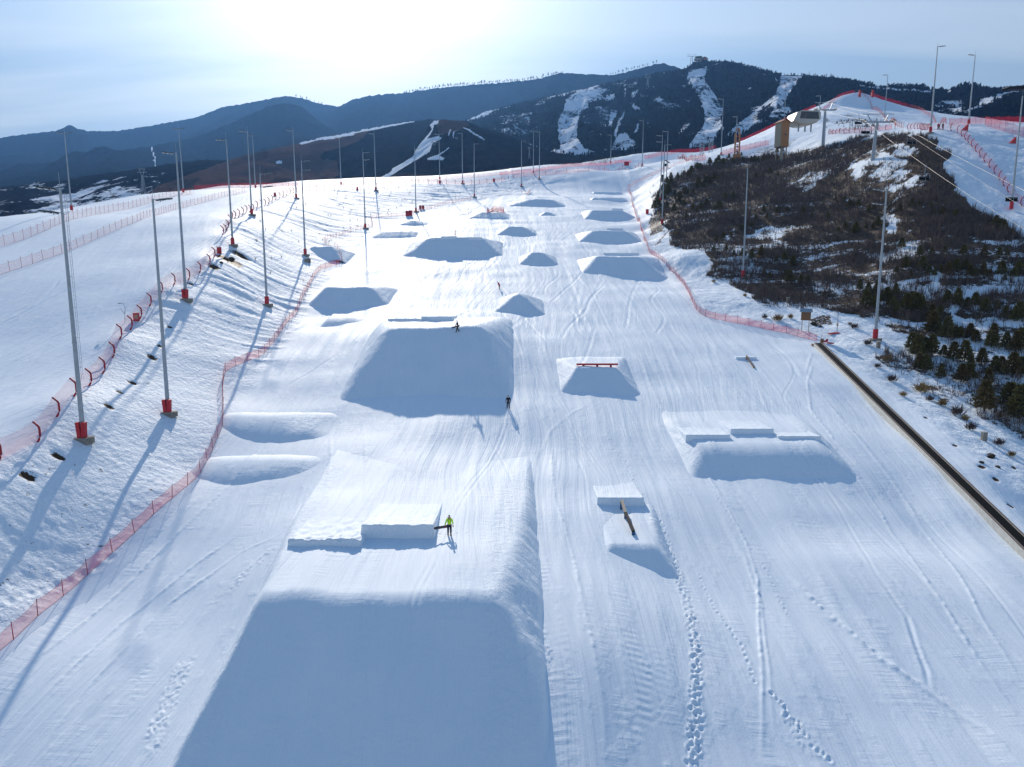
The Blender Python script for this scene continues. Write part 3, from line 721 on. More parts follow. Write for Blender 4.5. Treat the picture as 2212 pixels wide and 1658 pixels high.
def kicker(label, pxl, pxr, ytop, ybot, ramp=7., tip=0., ragged=0.):
    """block of snow with a vertical front and a ramp behind"""
    m = on((pxl+pxr)/2, ybot); dep = max(0., -m.z/m.y)       # picture row ybot is where the shadow of the lip ends
    m = on((pxl+pxr)/2, ytop+(ybot-ytop)/(1+dep/math.tan(R(SUN_EL)))); r = ray((pxl+pxr)/2, ytop)
    zt = r[2]/r[1]*m.y; ht = zt-m.z
    xl = (pxl-CX)/r[1]*m.y; xr = (pxr-CX)/r[1]*m.y
    nx = max(8, int((xr-xl)/.12)); ny = 26; nz = 7
    U = np.linspace(xl, xr, nx); T = np.linspace(0, 1, ny)**1.3
    gx, gt = np.meshgrid(U, T); gy = m.y + ramp*gt
    g0 = HT(gx.ravel(), gy.ravel()).reshape(gx.shape)
    hz = np.maximum((zt-g0)*(1-gt)**1.15, -1); edge = ragged*.35*fbm(gx*2.2, gy*2.2, 3, 77)
    gzv = g0 + hz - .06*gt + edge*(1-gt)
    V = list(np.stack([gx, gy, gzv], -1).reshape(-1, 3)); top = len(V)
    for k in range(1, nz+1):
        t = k/nz
        yy = m.y - t*ht*.16 - (ragged+.12)*.25*np.maximum(0, fbm(U*2.5, np.full(nx, t*2.5), 3, 78))*math.sin(t*math.pi)
        zz = gzv[0]*(1-t) + (HT(U, yy)-.1)*t
        V += list(np.stack([U, yy, zz], -1))
    Fc = []
    for j in range(ny-1):
        for a in range(nx-1): Fc.append((j*nx+a, j*nx+a+1, (j+1)*nx+a+1, (j+1)*nx+a))
    for k in range(nz):
        r0 = 0 if k == 0 else top+(k-1)*nx; r1 = top+k*nx
        for a in range(nx-1): Fc.append((r1+a, r1+a+1, r0+a+1, r0+a))
    for a, flip in ((0, 1), (nx-1, 0)):
        base = len(V)
        bx = gx[:,a] + (-.12 if a == 0 else .12)*max(0, ht)*(1-np.arange(ny)/(ny-1)); by = gy[:,a].copy(); by[0] -= ht*.16
        V += list(np.stack([bx, by, HT(bx, by)-.12], -1))
        for j in range(ny-1):
            q = (j*nx+a, (j+1)*nx+a, base+j+1, base+j); Fc.append(q if flip else q[::-1])
        Fc.append((base, top+(nz-1)*nx+a, *[top+k*nx+a for k in range(nz-2, -1, -1)], a))
    V = np.array(V) - np.array(m)
    n = len(V); rg = np.zeros(n); rg[top:top+nz*nx] = .2+ragged*.5
    me = mesh_from('snow_kicker', V, Fc, M_SNOW, False, attrs={'rough': rg, 'veg': np.zeros(n), 'dirt': np.zeros(n)})
    sm_ = np.zeros(len(me.polygons), bool); sm_[:(ny-1)*(nx-1)] = True; me.polygons.foreach_set('use_smooth', sm_)
    return tag(link('snow_kicker', me, None, m), label, 'snow kicker', 'blocky snow lips at the ends of the run-ins')
kicker('ragged low snow lip left of the neon-jacketed person, front table', 622, 779, 1167, 1187, 8, ragged=.6)
kicker('tall snow lip nearest the neon-jacketed person', 781, 936, 1134, 1184, 9, ragged=.3)
kicker('low snow lip at the left end of the big central jump', 838, 911, 689, 696, 14, ragged=.3)
kicker('taller snow lip on the big central jump, just left of the snowboarder', 910, 977, 684, 697, 16, ragged=.15)
kicker('left one of the three low lips above the right roller', 1482, 1577, 940, 951, 12, ragged=.15)
kicker('middle and tallest of the three low lips above the right roller', 1579, 1671, 927, 941, 13, ragged=.15)
kicker('right one of the three low lips above the right roller', 1681, 1774, 943, 950, 12, ragged=.15)
kicker('snow lip behind the bent rail', 1291, 1391, 1076, 1102, 16, ragged=.15)
kicker('small snow lip in front of the short wooden rail', 1590, 1634, 772, 778, 6, ragged=.15)
kicker('thin snow lip on the nearest stacked table', 1304, 1380, 547, 551, 6, ragged=.15)
kicker('thin snow lip on the second stacked table', 1310, 1345, 494, 497, 6, ragged=.15)
kicker('thin snow lip on the third stacked table', 1322, 1345, 451, 454, 6, ragged=.15)
kicker('left thin lip on the wide table with the rails', 953, 985, 511, 516, 5, ragged=.15)
kicker('right thin lip on the wide table with the rails', 1014, 1041, 513, 518, 5, ragged=.15)
# ------------------------------------------------------------------ mountains
def mountain_material(name, c1, c2, sn=.30, trees=1.):
    m, t, b, o = newmat(name); g = G(t); p = g.pos()
    snow = g.attr('snow'); tan_ = g.attr('tan')
    n1 = g.noise(g.pos((1,.45,1)), .03, 7, .68); n2 = g.noise(g.pos((1,.5,1)), .11, 5, .72); n3 = g.noise(g.pos((1,.5,.8)), .35, 3, .7)
    nn = g.math('ADD', g.math('MULTIPLY', n1, .45), g.math('ADD', g.math('MULTIPLY', n2, .35), g.math('MULTIPLY', n3, .2)))
    f = g.rng(g.math('ADD', g.math('MULTIPLY', snow, .85), g.math('MULTIPLY', g.math('SUBTRACT', nn, .5), 2.3)), .49, .60)
    col = g.mix(g.rng(n2, .35, .65), c1, c2)
    col = g.mix(tan_, col, g.mix(n2, (.085,.050,.045,1), (.14,.085,.070,1)))
    col = g.mix(f, col, (.74,.78,.84,1))
    g.l(col, b.inputs['Base Color']); b.inputs['Roughness'].default_value = 1.; b.inputs['Specular IOR Level'].default_value = 0.
    b.inputs['Diffuse Roughness'].default_value = 0.
    g.l(g.bump(nn, 7., .9), b.inputs['Normal']); return m
MM = mountain_material('wooded_mountain', (.008,.011,.018,1), (.020,.020,.028,1))

def c1(x, y): return (x/2.2115/1.8083, (100+y/2.2115)/1.8083)
def cc(ox, oy, k, pts): return [((ox+x/k)/1.8083, (oy+y/k)/1.8083) for x, y in pts]
def c3(*pts): return cc(1800, 100, 2.2115, pts)
def c2_(*pts): return cc(900, 100, 2.2115, pts)
def c4(*pts): return cc(2600, 100, 2.764, pts)
def c5(*pts): return cc(3200, 100, 2.764, pts)

def range_mesh(name, label, ridge, foot, nu=500, nv=160, amp=40, wl=260, pw=1.25, snowf=None, tanf=None, back=.5, seed=1, fine=1.0):
    ridge = np.array(ridge, float); foot = np.array(foot, float)
    u = np.linspace(ridge[0,0], ridge[-1,0], nu)
    def line(tab, shift=False):
        yy = np.interp(u, tab[:,0], tab[:,1]); dd = np.interp(u, tab[:,0], tab[:,2])
        return np.stack([(u-CX)*dd/F, (F*cp+(CY-yy)*sp)*dd/F, (-F*sp+(CY-yy)*cp)*dd/F], -1)
    Rg = line(ridge); Ft = line(foot)
    jit = fbm(u/7.0, u*0+seed, 4, seed+5)*fine; jz = jit*Rg[:,1]/F*2.2
    v = np.r_[np.linspace(0, 1, nv), 1+np.linspace(.03, back, 12)]
    Pv = np.zeros((len(v), nu, 3))
    for k, t in enumerate(v):
        if t <= 1:
            q = Ft*(1-t)+Rg*t; q[:,2] = Ft[:,2] + (Rg[:,2]-Ft[:,2])*(t**pw) + jz*t**24
        else:
            q = Rg + (Rg-Ft)*np.array([1,1,0])*(t-1); q[:,2] = Rg[:,2] + jz*max(0, 1-(t-1)*8) - (Rg[:,2]-Ft[:,2])*((t-1)*1.2+.6*(t-1)**2)
        Pv[k] = q
    vv = np.repeat(v[:,None], nu, 1); w = np.clip(vv, 0, 1); w = smooth(0, .12, w)*smooth(1.0, .80, w)
    X, Y_ = Pv[...,0], Pv[...,1]
    # gullies and spurs running down the face
    spur = (0.5-np.abs(fbm(X/wl+.3*fbm(Y_/wl, X/wl, 2, seed+3), Y_/(wl*2.6), 4, seed))*1.7)
    Pv[...,2] += amp*w*spur + amp*.25*w*fbm(X/(wl*.22), Y_/(wl*.4), 4, seed+9)
    V = Pv.reshape(-1, 3); px, py = proj(V[:,0], V[:,1], V[:,2])
    wx = 5*fbm(V[:,0]/60, V[:,2]/45, 4, 101); wy = 5*fbm(V[:,0]/60, V[:,2]/45, 4, 103)
    base = np.clip(.25+.45*fbm(V[:,0]/180, V[:,2]/90, 3, 105), 0, .5)
    snow = snowf(px+wx, py+wy, V) if snowf else base*0
    tan_ = tanf(px+wx, py+wy, V) if tanf else base*0
    i = np.arange(len(v)-1)[:,None]*nu+np.arange(nu-1)[None]
    q = np.stack([i, i+1, i+nu+1, i+nu], -1).reshape(-1, 4)
    o = link(name, mesh_from(name, V, q, MM, True, attrs={'snow': snow, 'tan': tan_}))
    tag(o, label, kind='structure'); return o, Pv, px.reshape(len(v), nu), py.reshape(len(v), nu), snow.reshape(len(v), nu)
def polys(px, py, ps, val=1.):
    r = np.zeros(np.shape(px))
    for p in ps: r = np.maximum(r, inpoly(px, py, p)*val)
    return r
def nbase(V, a=.10, b=.4, k=1.): return np.clip(a+b*fbm(V[:,0]/(150*k), V[:,1]/(220*k), 4, 107), 0, .6)

range_mesh('mountain_ridge', 'far blue ridge with a small knob on its crest, left', [(-500,345,3300),(-200,310,3300),(0,298,3200),(60,290,3200),(120,283,3200),(136,277,3200),(146,270.5,3200),(154,270.5,3200),(165,277,3200),(190,284,3200),(250,284,3200),(330,272,3100),(430,252,3000),(480,232,3000),(560,219,2900),(600,210,2900),(622,208,2900),(650,212,2900),(690,224,2900),(720,229,2900),(745,231,2900),(900,250,2900),(1000,280,2900)],
           [(-500,440,1900),(1000,420,1900)], 500, 90, 70, 520, 1.1, seed=3, fine=.8, snowf=lambda a, b, V: nbase(V, -.05, .2))
range_mesh('mountain_ridge', 'long hazy main ridge behind the central hills', [(640,290,2700),(700,250,2700),(735,231,2700),(748,222,2700),(770,213,2700),(815,205,2700),(870,202,2700),(900,197,2700),(960,189,2700),(1040,182,2650),(1100,178,2650),(1160,172,2600),(1190,163,2600),(1215,158,2600),(1260,160,2600),(1310,163,2600),(1340,160,2600),(1370,151,2600),(1405,142,2600),(1432,136,2600),(1450,142,2600),(1475,150,2600),(1520,172,2600),(1600,200,2600)],
           [(640,420,1700),(1600,330,1700)], 500, 100, 70, 480, 1.05, seed=8, snowf=lambda a, b, V: nbase(V, .02, .2))
range_mesh('mountain_spur', 'nearer dome-shaped wooded spur below the far left ridge', [(-500,430,2300),(-100,390,2300),(0,382,2300),(143,342,2250),(250,326,2200),(335,315,2200),(420,298,2150),(498,267,2100),(545,245,2100),(580,230,2100),(622,223,2100),(650,229,2100),(673,250,2100),(700,270,2050),(740,290,2000),(800,315,2000),(900,350,2000)],
           [(-500,470,1300),(900,440,1300)], 420, 90, 60, 380, 1.05, seed=13, snowf=lambda a, b, V: nbase(V, .05, .3)+polys(a, b, [[(328,318),(331,318),(336,350),(339,360),(362,364),(360,366),(337,364),(332,348)]], .8))
range_mesh('wooded_hill', 'dark low wooded hill with snowy clearings at far left', [(-500,440,1000),(-100,415,1000),(0,405,1000),(60,398,1000),(130,390,1000),(200,379,1000),(290,366,1000),(380,352,1000),(450,345,1000),(520,350,1000),(600,365,1000),(700,390,1000)],
           [(-500,520,560),(700,450,620)], 500, 130, 10, 90, 1., seed=17, snowf=lambda a, b, V: np.clip(.34+.5*fbm(V[:,0]/28, V[:,1]/60, 4, 111), 0, .75)*smooth(358, 388, b)+nbase(V, .1, .3))
range_mesh('brown_spur', 'brown grassy spur with a thin snow line along its crest', [(300,420,800),(345,404,820),(390,385,850),(430,368,880),(480,352,920),(520,338,960),(560,329,1000),(600,320,1030),(640,311,1060),(700,297,1100),(760,286,1150),(830,272,1200),(888,262,1230),(930,258,1300),(990,262,1400),(1060,290,1450)],
           [(300,470,560),(620,440,580),(1060,430,640)], 460, 150, 16, 110, 1.1, seed=23,
           snowf=lambda a, b, V: nbase(V, .08, .3, .5)+polys(a, b, [[(690,300),(760,286),(830,272),(893,262),(893,265),(830,277),(760,293),(700,304)], [(640,311),(700,299),(700,302),(650,315)], [(596,349),(612,346),(610,352),(598,353)]], .9),
           tanf=lambda a, b, V: polys(a, b, [[(280,430),(345,400),(520,336),(640,310),(760,286),(800,284),(780,302),(740,318),(700,330),(690,345),(725,350),(735,380),(700,400),(500,430)]], .8))
range_mesh('ski_hill', 'low central hill with a white piste curving down its left side', [(760,402,700),(815,386,740),(850,362,780),(880,335,820),(905,305,860),(925,275,900),(938,262,900),(960,259,900),(1000,262,900),(1022,268,890),(1050,280,870),(1075,287,860),(1110,300,840),(1150,315,820),(1200,330,800),(1260,345,780),(1330,362,760)],
           [(760,430,600),(1330,390,600)], 460, 150, 9, 60, 1.05, seed=29,
           snowf=lambda a, b, V: nbase(V, .08, .35, .3)+polys(a, b, [c2_((1200,1340),(1260,1300),(1400,1230),(1560,1140),(1640,1020),(1700,940),(1735,890),(1720,850),(1750,815),(1800,810),(1790,840),(1750,850),(1750,890),(1700,980),(1800,960),(1830,985),(1750,1020),(1720,1100),(1560,1190),(1420,1280),(1340,1330)),
              c2_((1800,1120),(1890,1060),(1895,1068),(1815,1130)), c2_((1880,960),(1900,900),(1910,905),(1890,965)), c2_((2010,885),(2070,900),(2200,990),(2190,1000),(2060,915)), c2_((1920,960),(1930,920),(1990,905),(1940,925),(1930,990)), c2_((1700,1150),(1800,1120),(1860,1150),(1850,1165),(1700,1165))], .85),
           tanf=lambda a, b, V: polys(a, b, [c2_((1760,800),(2000,810),(2080,870),(1900,940),(1800,930))], .55)+smooth(370, 384, b)*.5)
S_MAIN = [c3((900,650),(1080,600),(1100,690),(1040,760),(1010,860),(1005,960),(1060,1060),(1150,1090),(1100,1120),(870,1110),(850,1000),(830,900),(850,800),(890,720)),
  c3((1000,560),(1180,520),(1290,560),(1200,590),(1250,640),(1100,660),(1000,620),(930,640)), c3((1250,600),(1330,590),(1320,640),(1240,660)),
  c3((1290,730),(1355,730),(1330,800),(1310,880),(1280,900),(1270,830)), c3((1430,720),(1400,800),(1370,880),(1340,960),(1310,960),(1350,860),(1370,790)),
  c3((1450,650),(1530,690),(1595,760),(1560,765),(1500,720)), c3((1340,960),(1420,920),(1500,990),(1530,1060),(1420,1080),(1290,1080),(1320,1000)), c3((1540,830),(1560,850),(1500,930),(1480,930)),
  c3((1410,540),(1430,545),(1420,620),(1408,590)), c3((1480,570),(1540,560),(1500,620),(1480,620)),c3((1620,820),(1650,850),(1655,890),(1630,860)),
  c4((300,470),(460,450),(430,600),(520,720),(570,830),(640,920),(600,1000),(620,1130),(560,1200),(480,1300),(240,1330),(330,1190),(400,1080),(410,980),(390,860),(350,740),(280,680),(245,560),(260,490)),
  c4((1230,556),(1470,556),(1390,680),(1310,780),(1270,850),(1060,880),(980,930),(985,1020),(920,1120),(800,1190),(620,1210),(780,1060),(960,920),(1150,780),(1230,660)),
  c4((1160,900),(1340,870),(1360,920),(1290,980),(1100,990)), c4((1170,560),(1210,600),(1215,640),(1180,600)), c4((480,440),(630,385),(640,395),(560,430)),
  c3((20,820),(100,770),(250,710),(460,685),(300,730),(100,830)), c3((655,655),(800,600),(940,570),(1090,525),(1200,500),(1300,482),(1300,490),(1100,540),(950,585),(780,625)), c3((1480,450),(1600,432),(1870,375),(1870,382),(1610,440)),
  c3((470,995),(560,1020),(700,1070),(860,1080),(860,1100),(690,1085),(540,1040)), c5((1230,880),(1330,800),(1500,830),(1530,930),(1480,920),(1430,840),(1300,880)), c5((1330,690),(1430,690),(1380,740)), c5((1740,790),(1900,760),(2050,720),(2211,700),(2211,720),(2000,780),(1800,870),(1600,960),(1560,940),(1720,860)),
  c5((400,640),(700,650),(900,680),(1300,700),(1250,720),(900,700),(600,670))]
S_SOFT = [c3((330,780),(620,740),(560,960),(380,980),(330,860)), c3((1060,700),(1280,700),(1260,900),(1180,850),(1060,860)), c3((1500,580),(1700,600),(1900,700),(1960,780),(1800,700),(1620,640)), c4((800,720),(960,640),(980,660),(830,730)), c4((900,880),(1350,850),(1200,1000),(960,1050)), c5((1230,860),(1560,780),(1600,960),(1250,1000))]
mo, MPv, Mpx, Mpy, Msn = range_mesh('ski_mountain', 'big dark ski mountain with white pistes and a lift station on its summit',
  [(930,300,1500),(985,272,1550),(1010,260,1600),(1050,241,1650),(1095,231,1700),(1150,219,1700),(1210,204,1700),(1260,193,1700),(1320,179,1700),(1400,164,1650),(1450,155,1620),(1480,149,1600),(1488,145,1600),(1494,139,1600),(1504,134,1600),(1530,133,1600),(1545,135,1600),(1560,132,1600),(1575,133,1590),(1610,142,1560),(1660,154,1530),(1690,162,1500),(1740,163,1480),(1780,166,1460),(1840,176,1430),(1900,186,1400),(1960,190,1370),(2030,195,1330),(2100,199,1300),(2150,204,1280),(2212,198,1250),(2320,190,1200),(2600,200,1200)],
  [(930,385,780),(1100,372,780),(1300,352,780),(1500,352,780),(1600,345,780),(1800,330,760),(2000,310,740),(2212,300,700),(2600,300,700)], 900, 240, 38, 150, 1.1, seed=37,
  snowf=lambda a, b, V: np.maximum(nbase(V, .24, .5, .35), np.maximum(polys(a, b, S_SOFT, .55), polys(a, b, S_MAIN, .72))))
# valley floor under everything far away
vf = MB(); vf.poly([(-9000,300,-75),(9000,300,-75),(9000,9000,-75),(-9000,9000,-75)]); vfo = vf.build('valley_floor', MM); tag(vfo, 'valley floor beyond the slope', kind='structure')

# bare woodland covering the ski mountain and its neighbours: nobody could count it
rs = np.random.RandomState(11)
def woodland(name, label, Pv, keep, count, h, mat, seed, spread=1.):
    r = np.random.RandomState(seed); nv_, nu_ = Pv.shape[:2]
    a = r.rand(count)*(nv_-13-1); b = r.rand(count)*(nu_-1); ia = a.astype(int); ib = b.astype(int); fa = (a-ia)[:,None]; fb = (b-ib)[:,None]
    p = (Pv[ia,ib]*(1-fa)+Pv[ia+1,ib]*fa)*(1-fb)+(Pv[ia,ib+1]*(1-fa)+Pv[ia+1,ib+1]*fa)*fb
    k = keep(ia, ib, r); p = p[k]; n = len(p)
    hh = h*(.6+.7*r.rand(n)); V = []; Fc = []; off = 0
    for s in range(5):                       # five slender twisted blades per tree
        t = r.rand(n)*6.28; w = (.10+.16*r.rand(n))*hh*spread; lean = (r.rand(n, 2)-.5)*.35*hh[:,None]
        ax = np.cos(t)*w; ay = np.sin(t)*w
        b0 = p + np.stack([ax*.25, ay*.25, -.5+0*ax], -1); b1 = p - np.stack([ax*.25, ay*.25, .5+0*ax], -1)
        m0 = p + np.stack([ax+lean[:,0]*.5, ay+lean[:,1]*.5, hh*(.5+.2*r.rand(n))], -1)
        tp = p + np.stack([lean[:,0], lean[:,1], hh*(.8+.2*r.rand(n))], -1)
        V.append(np.stack([b0, b1, m0, tp], 1).reshape(-1, 3)); i = np.arange(n)*4+off
        Fc.append(np.stack([i, i+1, i+2], -1)); Fc.append(np.stack([i+1, i+3, i+2], -1)); off += 4*n
    o = link(name, mesh_from(name, np.concatenate(V), np.concatenate(Fc), mat)); tag(o, label, kind='stuff'); return o
M['farwood'] = flat('far_bare_wood', (.026,.025,.029), 1., 0, .35, .05, 0.)
woodland('woodland', 'bare winter woodland covering the ski mountain between its pistes', MPv, lambda a, b, r: r.rand(len(a)) > Msn[a, b]*2.0-.2, 70000, 5.5, M['farwood'], 3)

# rows of single bare trees on the skyline
def bare_tree_proto(h, seed):
    r = random.Random(seed); t = MB(); t.tube([(0,0,-.6),(0,0,h*.5),(r.uniform(-.3,.3),0,h*.8)], [h*.03,h*.022,h*.01], 5)
    c = MB()
    for k in range(26):
        z0 = h*r.uniform(.3,.8); a = r.uniform(0, 6.28); L = h*r.uniform(.18,.38)*(1.2-z0/h)
        e = (math.cos(a)*L, math.sin(a)*L, z0+L*r.uniform(.6,1.3)); m_ = (e[0]*.5, e[1]*.5, z0+(e[2]-z0)*.6)
        c.tube([(0,0,z0), m_, e], [h*.012,h*.009,h*.004], 3, False)
        for q in range(3):
            b_ = r.uniform(0, 6.28); c.tube([m_, (m_[0]+math.cos(b_)*L*.5, m_[1]+math.sin(b_)*L*.5, m_[2]+L*.5)], [h*.009, h*.004], 3, False)
    return t, c
skyl = [(2600,[(1320,162),(1326,161),(1331,160),(1337,159),(1343,158),(1348,156),(1354,154),(1359,153),(1365,151.5),(1371,150),(1377,148.5),(1383,147),(1389,146),(1395,144.5),(1401,142),(1410,140),(1420,138)]),
        (2700,[(x, np.interp(x,[872,900,960,1040,1100,1160,1190,1215],[202,197,189,182,178,172,163,158])) for x in list(np.arange(872,1215,3.6))]),
        (2900,[(x, np.interp(x,[625,650,690,720],[208,212,224,229])) for x in (642,648,655,663,671,680,688,697)]),
        (1440,[(1786,167),(1793,168),(1800,170),(1808,171),(1817,173),(1826,174),(1836,176),(1846,178),(1857,180)]),
        (1330,[(1916,187),(1926,188),(1936,188),(1948,189),(1962,190),(2078,198),(2086,198)]), (1570,[(1636,150),(1642,151),(1655,154),(1662,156)])]
tm = [bare_tree_proto(1., s) for s in (1, 2, 3)]
tmm = [(a.mesh('trunk', M['twig']), b.mesh('branches', M['twig'])) for a, b in tm]
rt = random.Random(4); n_ = 0
for d, L_ in skyl:
    for (a, b) in L_:
        p = at(a+rt.uniform(-2.2, 2.2), b+1.8, d); o = empty('bare_tree', p, rt.uniform(0, 6.28))
        hh = rt.choice([rt.uniform(9, 14), rt.uniform(12, 19)])*(1 if d > 2000 else .62); o.scale = (hh,)*3
        mt, mc = tmm[n_ % 3]; link('trunk', mt, o); link('branches', mc, o); n_ += 1
        tag(o, 'small bare tree standing on the skyline of the distant ridges', 'tree', 'bare trees along the skyline')

# ------------------------------------------------------------------ hillside planting
def tri_cloud(n, fn, seed):
    r = np.random.RandomState(seed); P0, S, D = fn(r, n)
    a = r.normal(size=(n,3)); a /= np.linalg.norm(a, axis=1)[:,None]
    D = D/np.maximum(np.linalg.norm(D, axis=1)[:,None], 1e-6)
    sd = np.cross(D, a); sd /= np.maximum(np.linalg.norm(sd, axis=1)[:,None], 1e-6)
    V = np.stack([P0-sd*S[:,None]*.28, P0+sd*S[:,None]*.28, P0+D*S[:,None]], 1).reshape(-1, 3)
    return V, np.arange(3*n).reshape(-1, 3)
def pine_proto(seed, dry=0):
    r0 = random.Random(seed)
    def fn(r, n):
        z = r.rand(n)**1.15; rad = (.31*(1-z)**.75+.04)*(.55+.45*r.rand(n))
        whorl = .5+.5*np.cos(z*38+seed); rad *= (.68+.4*whorl)
        a = r.rand(n)*6.28; rad *= 1+.25*np.sin(a*3+seed)+.15*np.sin(a*5+z*9)
        P0 = np.stack([np.cos(a)*rad, np.sin(a)*rad, .10+z*.88], -1)
        D = np.stack([np.cos(a), np.sin(a), .55+.7*r.rand(n)], -1)+r.normal(size=(n,3))*.35
        return P0, .055+.07*r.rand(n), D
    V, Fc = tri_cloud(1500, fn, seed)
    c = mesh_from('crown', V, Fc, M['needles2'] if dry else M['needles'])
    t = MB().tube([(0,0,-.15),(0,0,.5),(0,0,.95)], [.028,.02,.006], 6).mesh('trunk', M['bark'])
    return c, t
PINES = [pine_proto(s, s % 4 == 3) for s in range(6)]
def put_pine(p, h, k, label=None, grp='young pines on the brushy hillside'):
    o = empty('pine_tree', p, rt.uniform(0, 6.28)); w = rt.uniform(.9, 1.35); o.scale = (h*w, h*w, h)
    c, t = PINES[k % 6]; link('crown', c, o); link('trunk', t, o)
    tag(o, label or 'young dark pine among brush on the right hillside', 'pine tree', None if label else grp); return o
rows_ = [([(1950,760),(2212,815)], 13, 4.6), ([(1960,790),(2150,840)], 6, 3.8), ([(1860,655),(2030,690)], 11, 4.2), ([(2000,715),(2212,760)], 12, 4.6), ([(1840,625),(2000,660)], 7, 3.6), ([(1930,585),(2212,600)], 18, 3.3),
         ([(2040,650),(2212,690)], 10, 4.2), ([(1415,455),(1450,395)], 12, 4.2), ([(1430,400),(1520,365)], 14, 4.2), ([(1520,365),(1600,340)], 10, 3.6), ([(1600,345),(1700,335)], 9, 3.3), ([(1450,430),(1560,390)], 16, 4.0),
         ([(1420,470),(1480,440)], 9, 3.8), ([(1480,470),(1590,430)], 10, 3.4), ([(1530,540),(1720,570)], 9, 3.4), ([(1540,520),(1660,470)], 7, 3.), ([(1640,450),(1800,480)], 6, 3.), ([(1640,600),(1760,615)], 6, 3.6),
         ([(1810,505),(1900,495)], 7, 3.), ([(1920,450),(2080,460)], 9, 2.8), ([(1800,430),(1900,460)], 6, 2.8), ([(1900,540),(2200,560)], 9, 2.8), ([(2140,478),(2190,520)], 4, 3.), ([(1600,395),(1700,370)], 5, 3.)]
npn = 0
for (a, b), n, h in rows_:
    for k in range(n):
        t = (k+.5+rt.uniform(-.4,.4))/n
        p = on(a[0]+(b[0]-a[0])*t+rt.uniform(-4,4), a[1]+(b[1]-a[1])*t+rt.uniform(-9,9))
        put_pine(p, h*rt.uniform(.4,.85), rt.randrange(6)); npn += 1
put_pine(on(2126,888), 4.3, 3, 'isolated yellowish pine on snow at the foot of the right hillside')
put_pine(on(2200,905), 4.8, 0, 'largest pine, cut by the right edge of the frame')
put_pine(on(2180,880), 3.6, 1, 'pine just left of the largest one at the right edge')
# shrubs
def shrub_proto(seed):
    def fn(r, n):
        a = r.rand(n)*6.28; t = r.rand(n); P0 = np.stack([np.cos(a)*t*.35, np.sin(a)*t*.35, r.rand(n)*.45], -1)
        return P0, .35+.6*r.rand(n), np.stack([np.cos(a)*t*.8, np.sin(a)*t*.7, .6+.6*r.rand(n)], -1)+r.normal(size=(n,3))*.2
    V, Fc = tri_cloud(150, fn, seed)
    V = V.reshape(-1,3,3); V[:,1] = V[:,0]+(V[:,1]-V[:,0])*.22; V = V.reshape(-1,3)
    return mesh_from('dry_shrub', V, Fc, M['drygrass'] if seed % 2 else M['twig'])
SHR = [shrub_proto(s) for s in (1,2,3,4)]
for i_, (a, b, h) in enumerate([(1925,778,2.6),(1905,790,1.8),(1985,850,2.2),(2010,868,1.8),(2035,880,1.9),(2060,895,1.8),(2080,905,1.6),(2150,965,2.2),(2165,900,1.6),(1925,820,1.5),(1960,860,1.4),(1660,685,2.),(1676,690,1.6),
    (1640,650,1.8),(1612,640,1.5),(1585,600,1.4),(1560,590,1.5),(1462,535,1.8),(1455,505,1.7),(1442,480,1.6),(1830,700,1.4),(1850,708,1.5),(1700,690,1.3),(2100,925,1.4),(2188,985,1.3),(1870,742,1.3),(1630,560,2.2),(1780,640,2.),(1545,610,1.3)]):
    o = link('dry_shrub', SHR[i_ % 4], None, on(a+rt.uniform(-9,9), b+rt.uniform(-4,4))); h *= rt.uniform(.45, 1.15); o.scale = (h*rt.uniform(.6,1), h*.8, h*.7); tag(o, 'dry leafless shrub poking out of the snow at the hillside foot', 'shrub', 'dry shrubs at the hillside foot')
tree_h = on(1706-15, 690)
# dense saplings and grass: stuff
def scatter_brush():
    r = np.random.RandomState(21); n = 240000
    y = 75*np.exp(r.rand(n)*math.log(400/75.)); x = r.rand(n)*175+25
    x = x*(y/230.)**.35
    z = H0(x, y); d = brush_density(x, y, z)
    px, py = proj(x, y, z)
    k = (r.rand(n) < d*d*np.clip(.55+.7*fbm(x/8, y/8, 3, 99), .12, 1)*np.where(py > 520, .58, .8)) & (px < 2330) & (px > 1380)
    x, y, z = x[k], y[k], z[k]; n = len(x); p = np.stack([x, y, z], -1)
    h = (.9+1.3*r.rand(n))*(.65+.7*vnoise(x/9, y/9, 88)); V = []; off = 0; Fc = []
    for s in range(6):
        a = r.rand(n)*6.28; sp_ = .1+.35*r.rand(n); w = .010+.018*r.rand(n)+.00014*y
        d_ = np.stack([np.cos(a)*sp_, np.sin(a)*sp_, h], -1); q = p+np.stack([np.cos(a)*.1, np.sin(a)*.1, -.1+0*a], -1)
        s_ = np.stack([-np.sin(a+1.2)*w, np.cos(a+1.2)*w, 0*a], -1)
        V.append(np.stack([q-s_, q+s_, q+d_], 1).reshape(-1, 3)); i = np.arange(n)*3+off; Fc.append(np.stack([i, i+1, i+2], -1)); off += 3*n
    tag(link('brush', mesh_from('brush', np.concatenate(V), np.concatenate(Fc), M['twig'])), 'dense leafless saplings and brush covering the right hillside', kind='stuff')
    return n
scatter_brush()
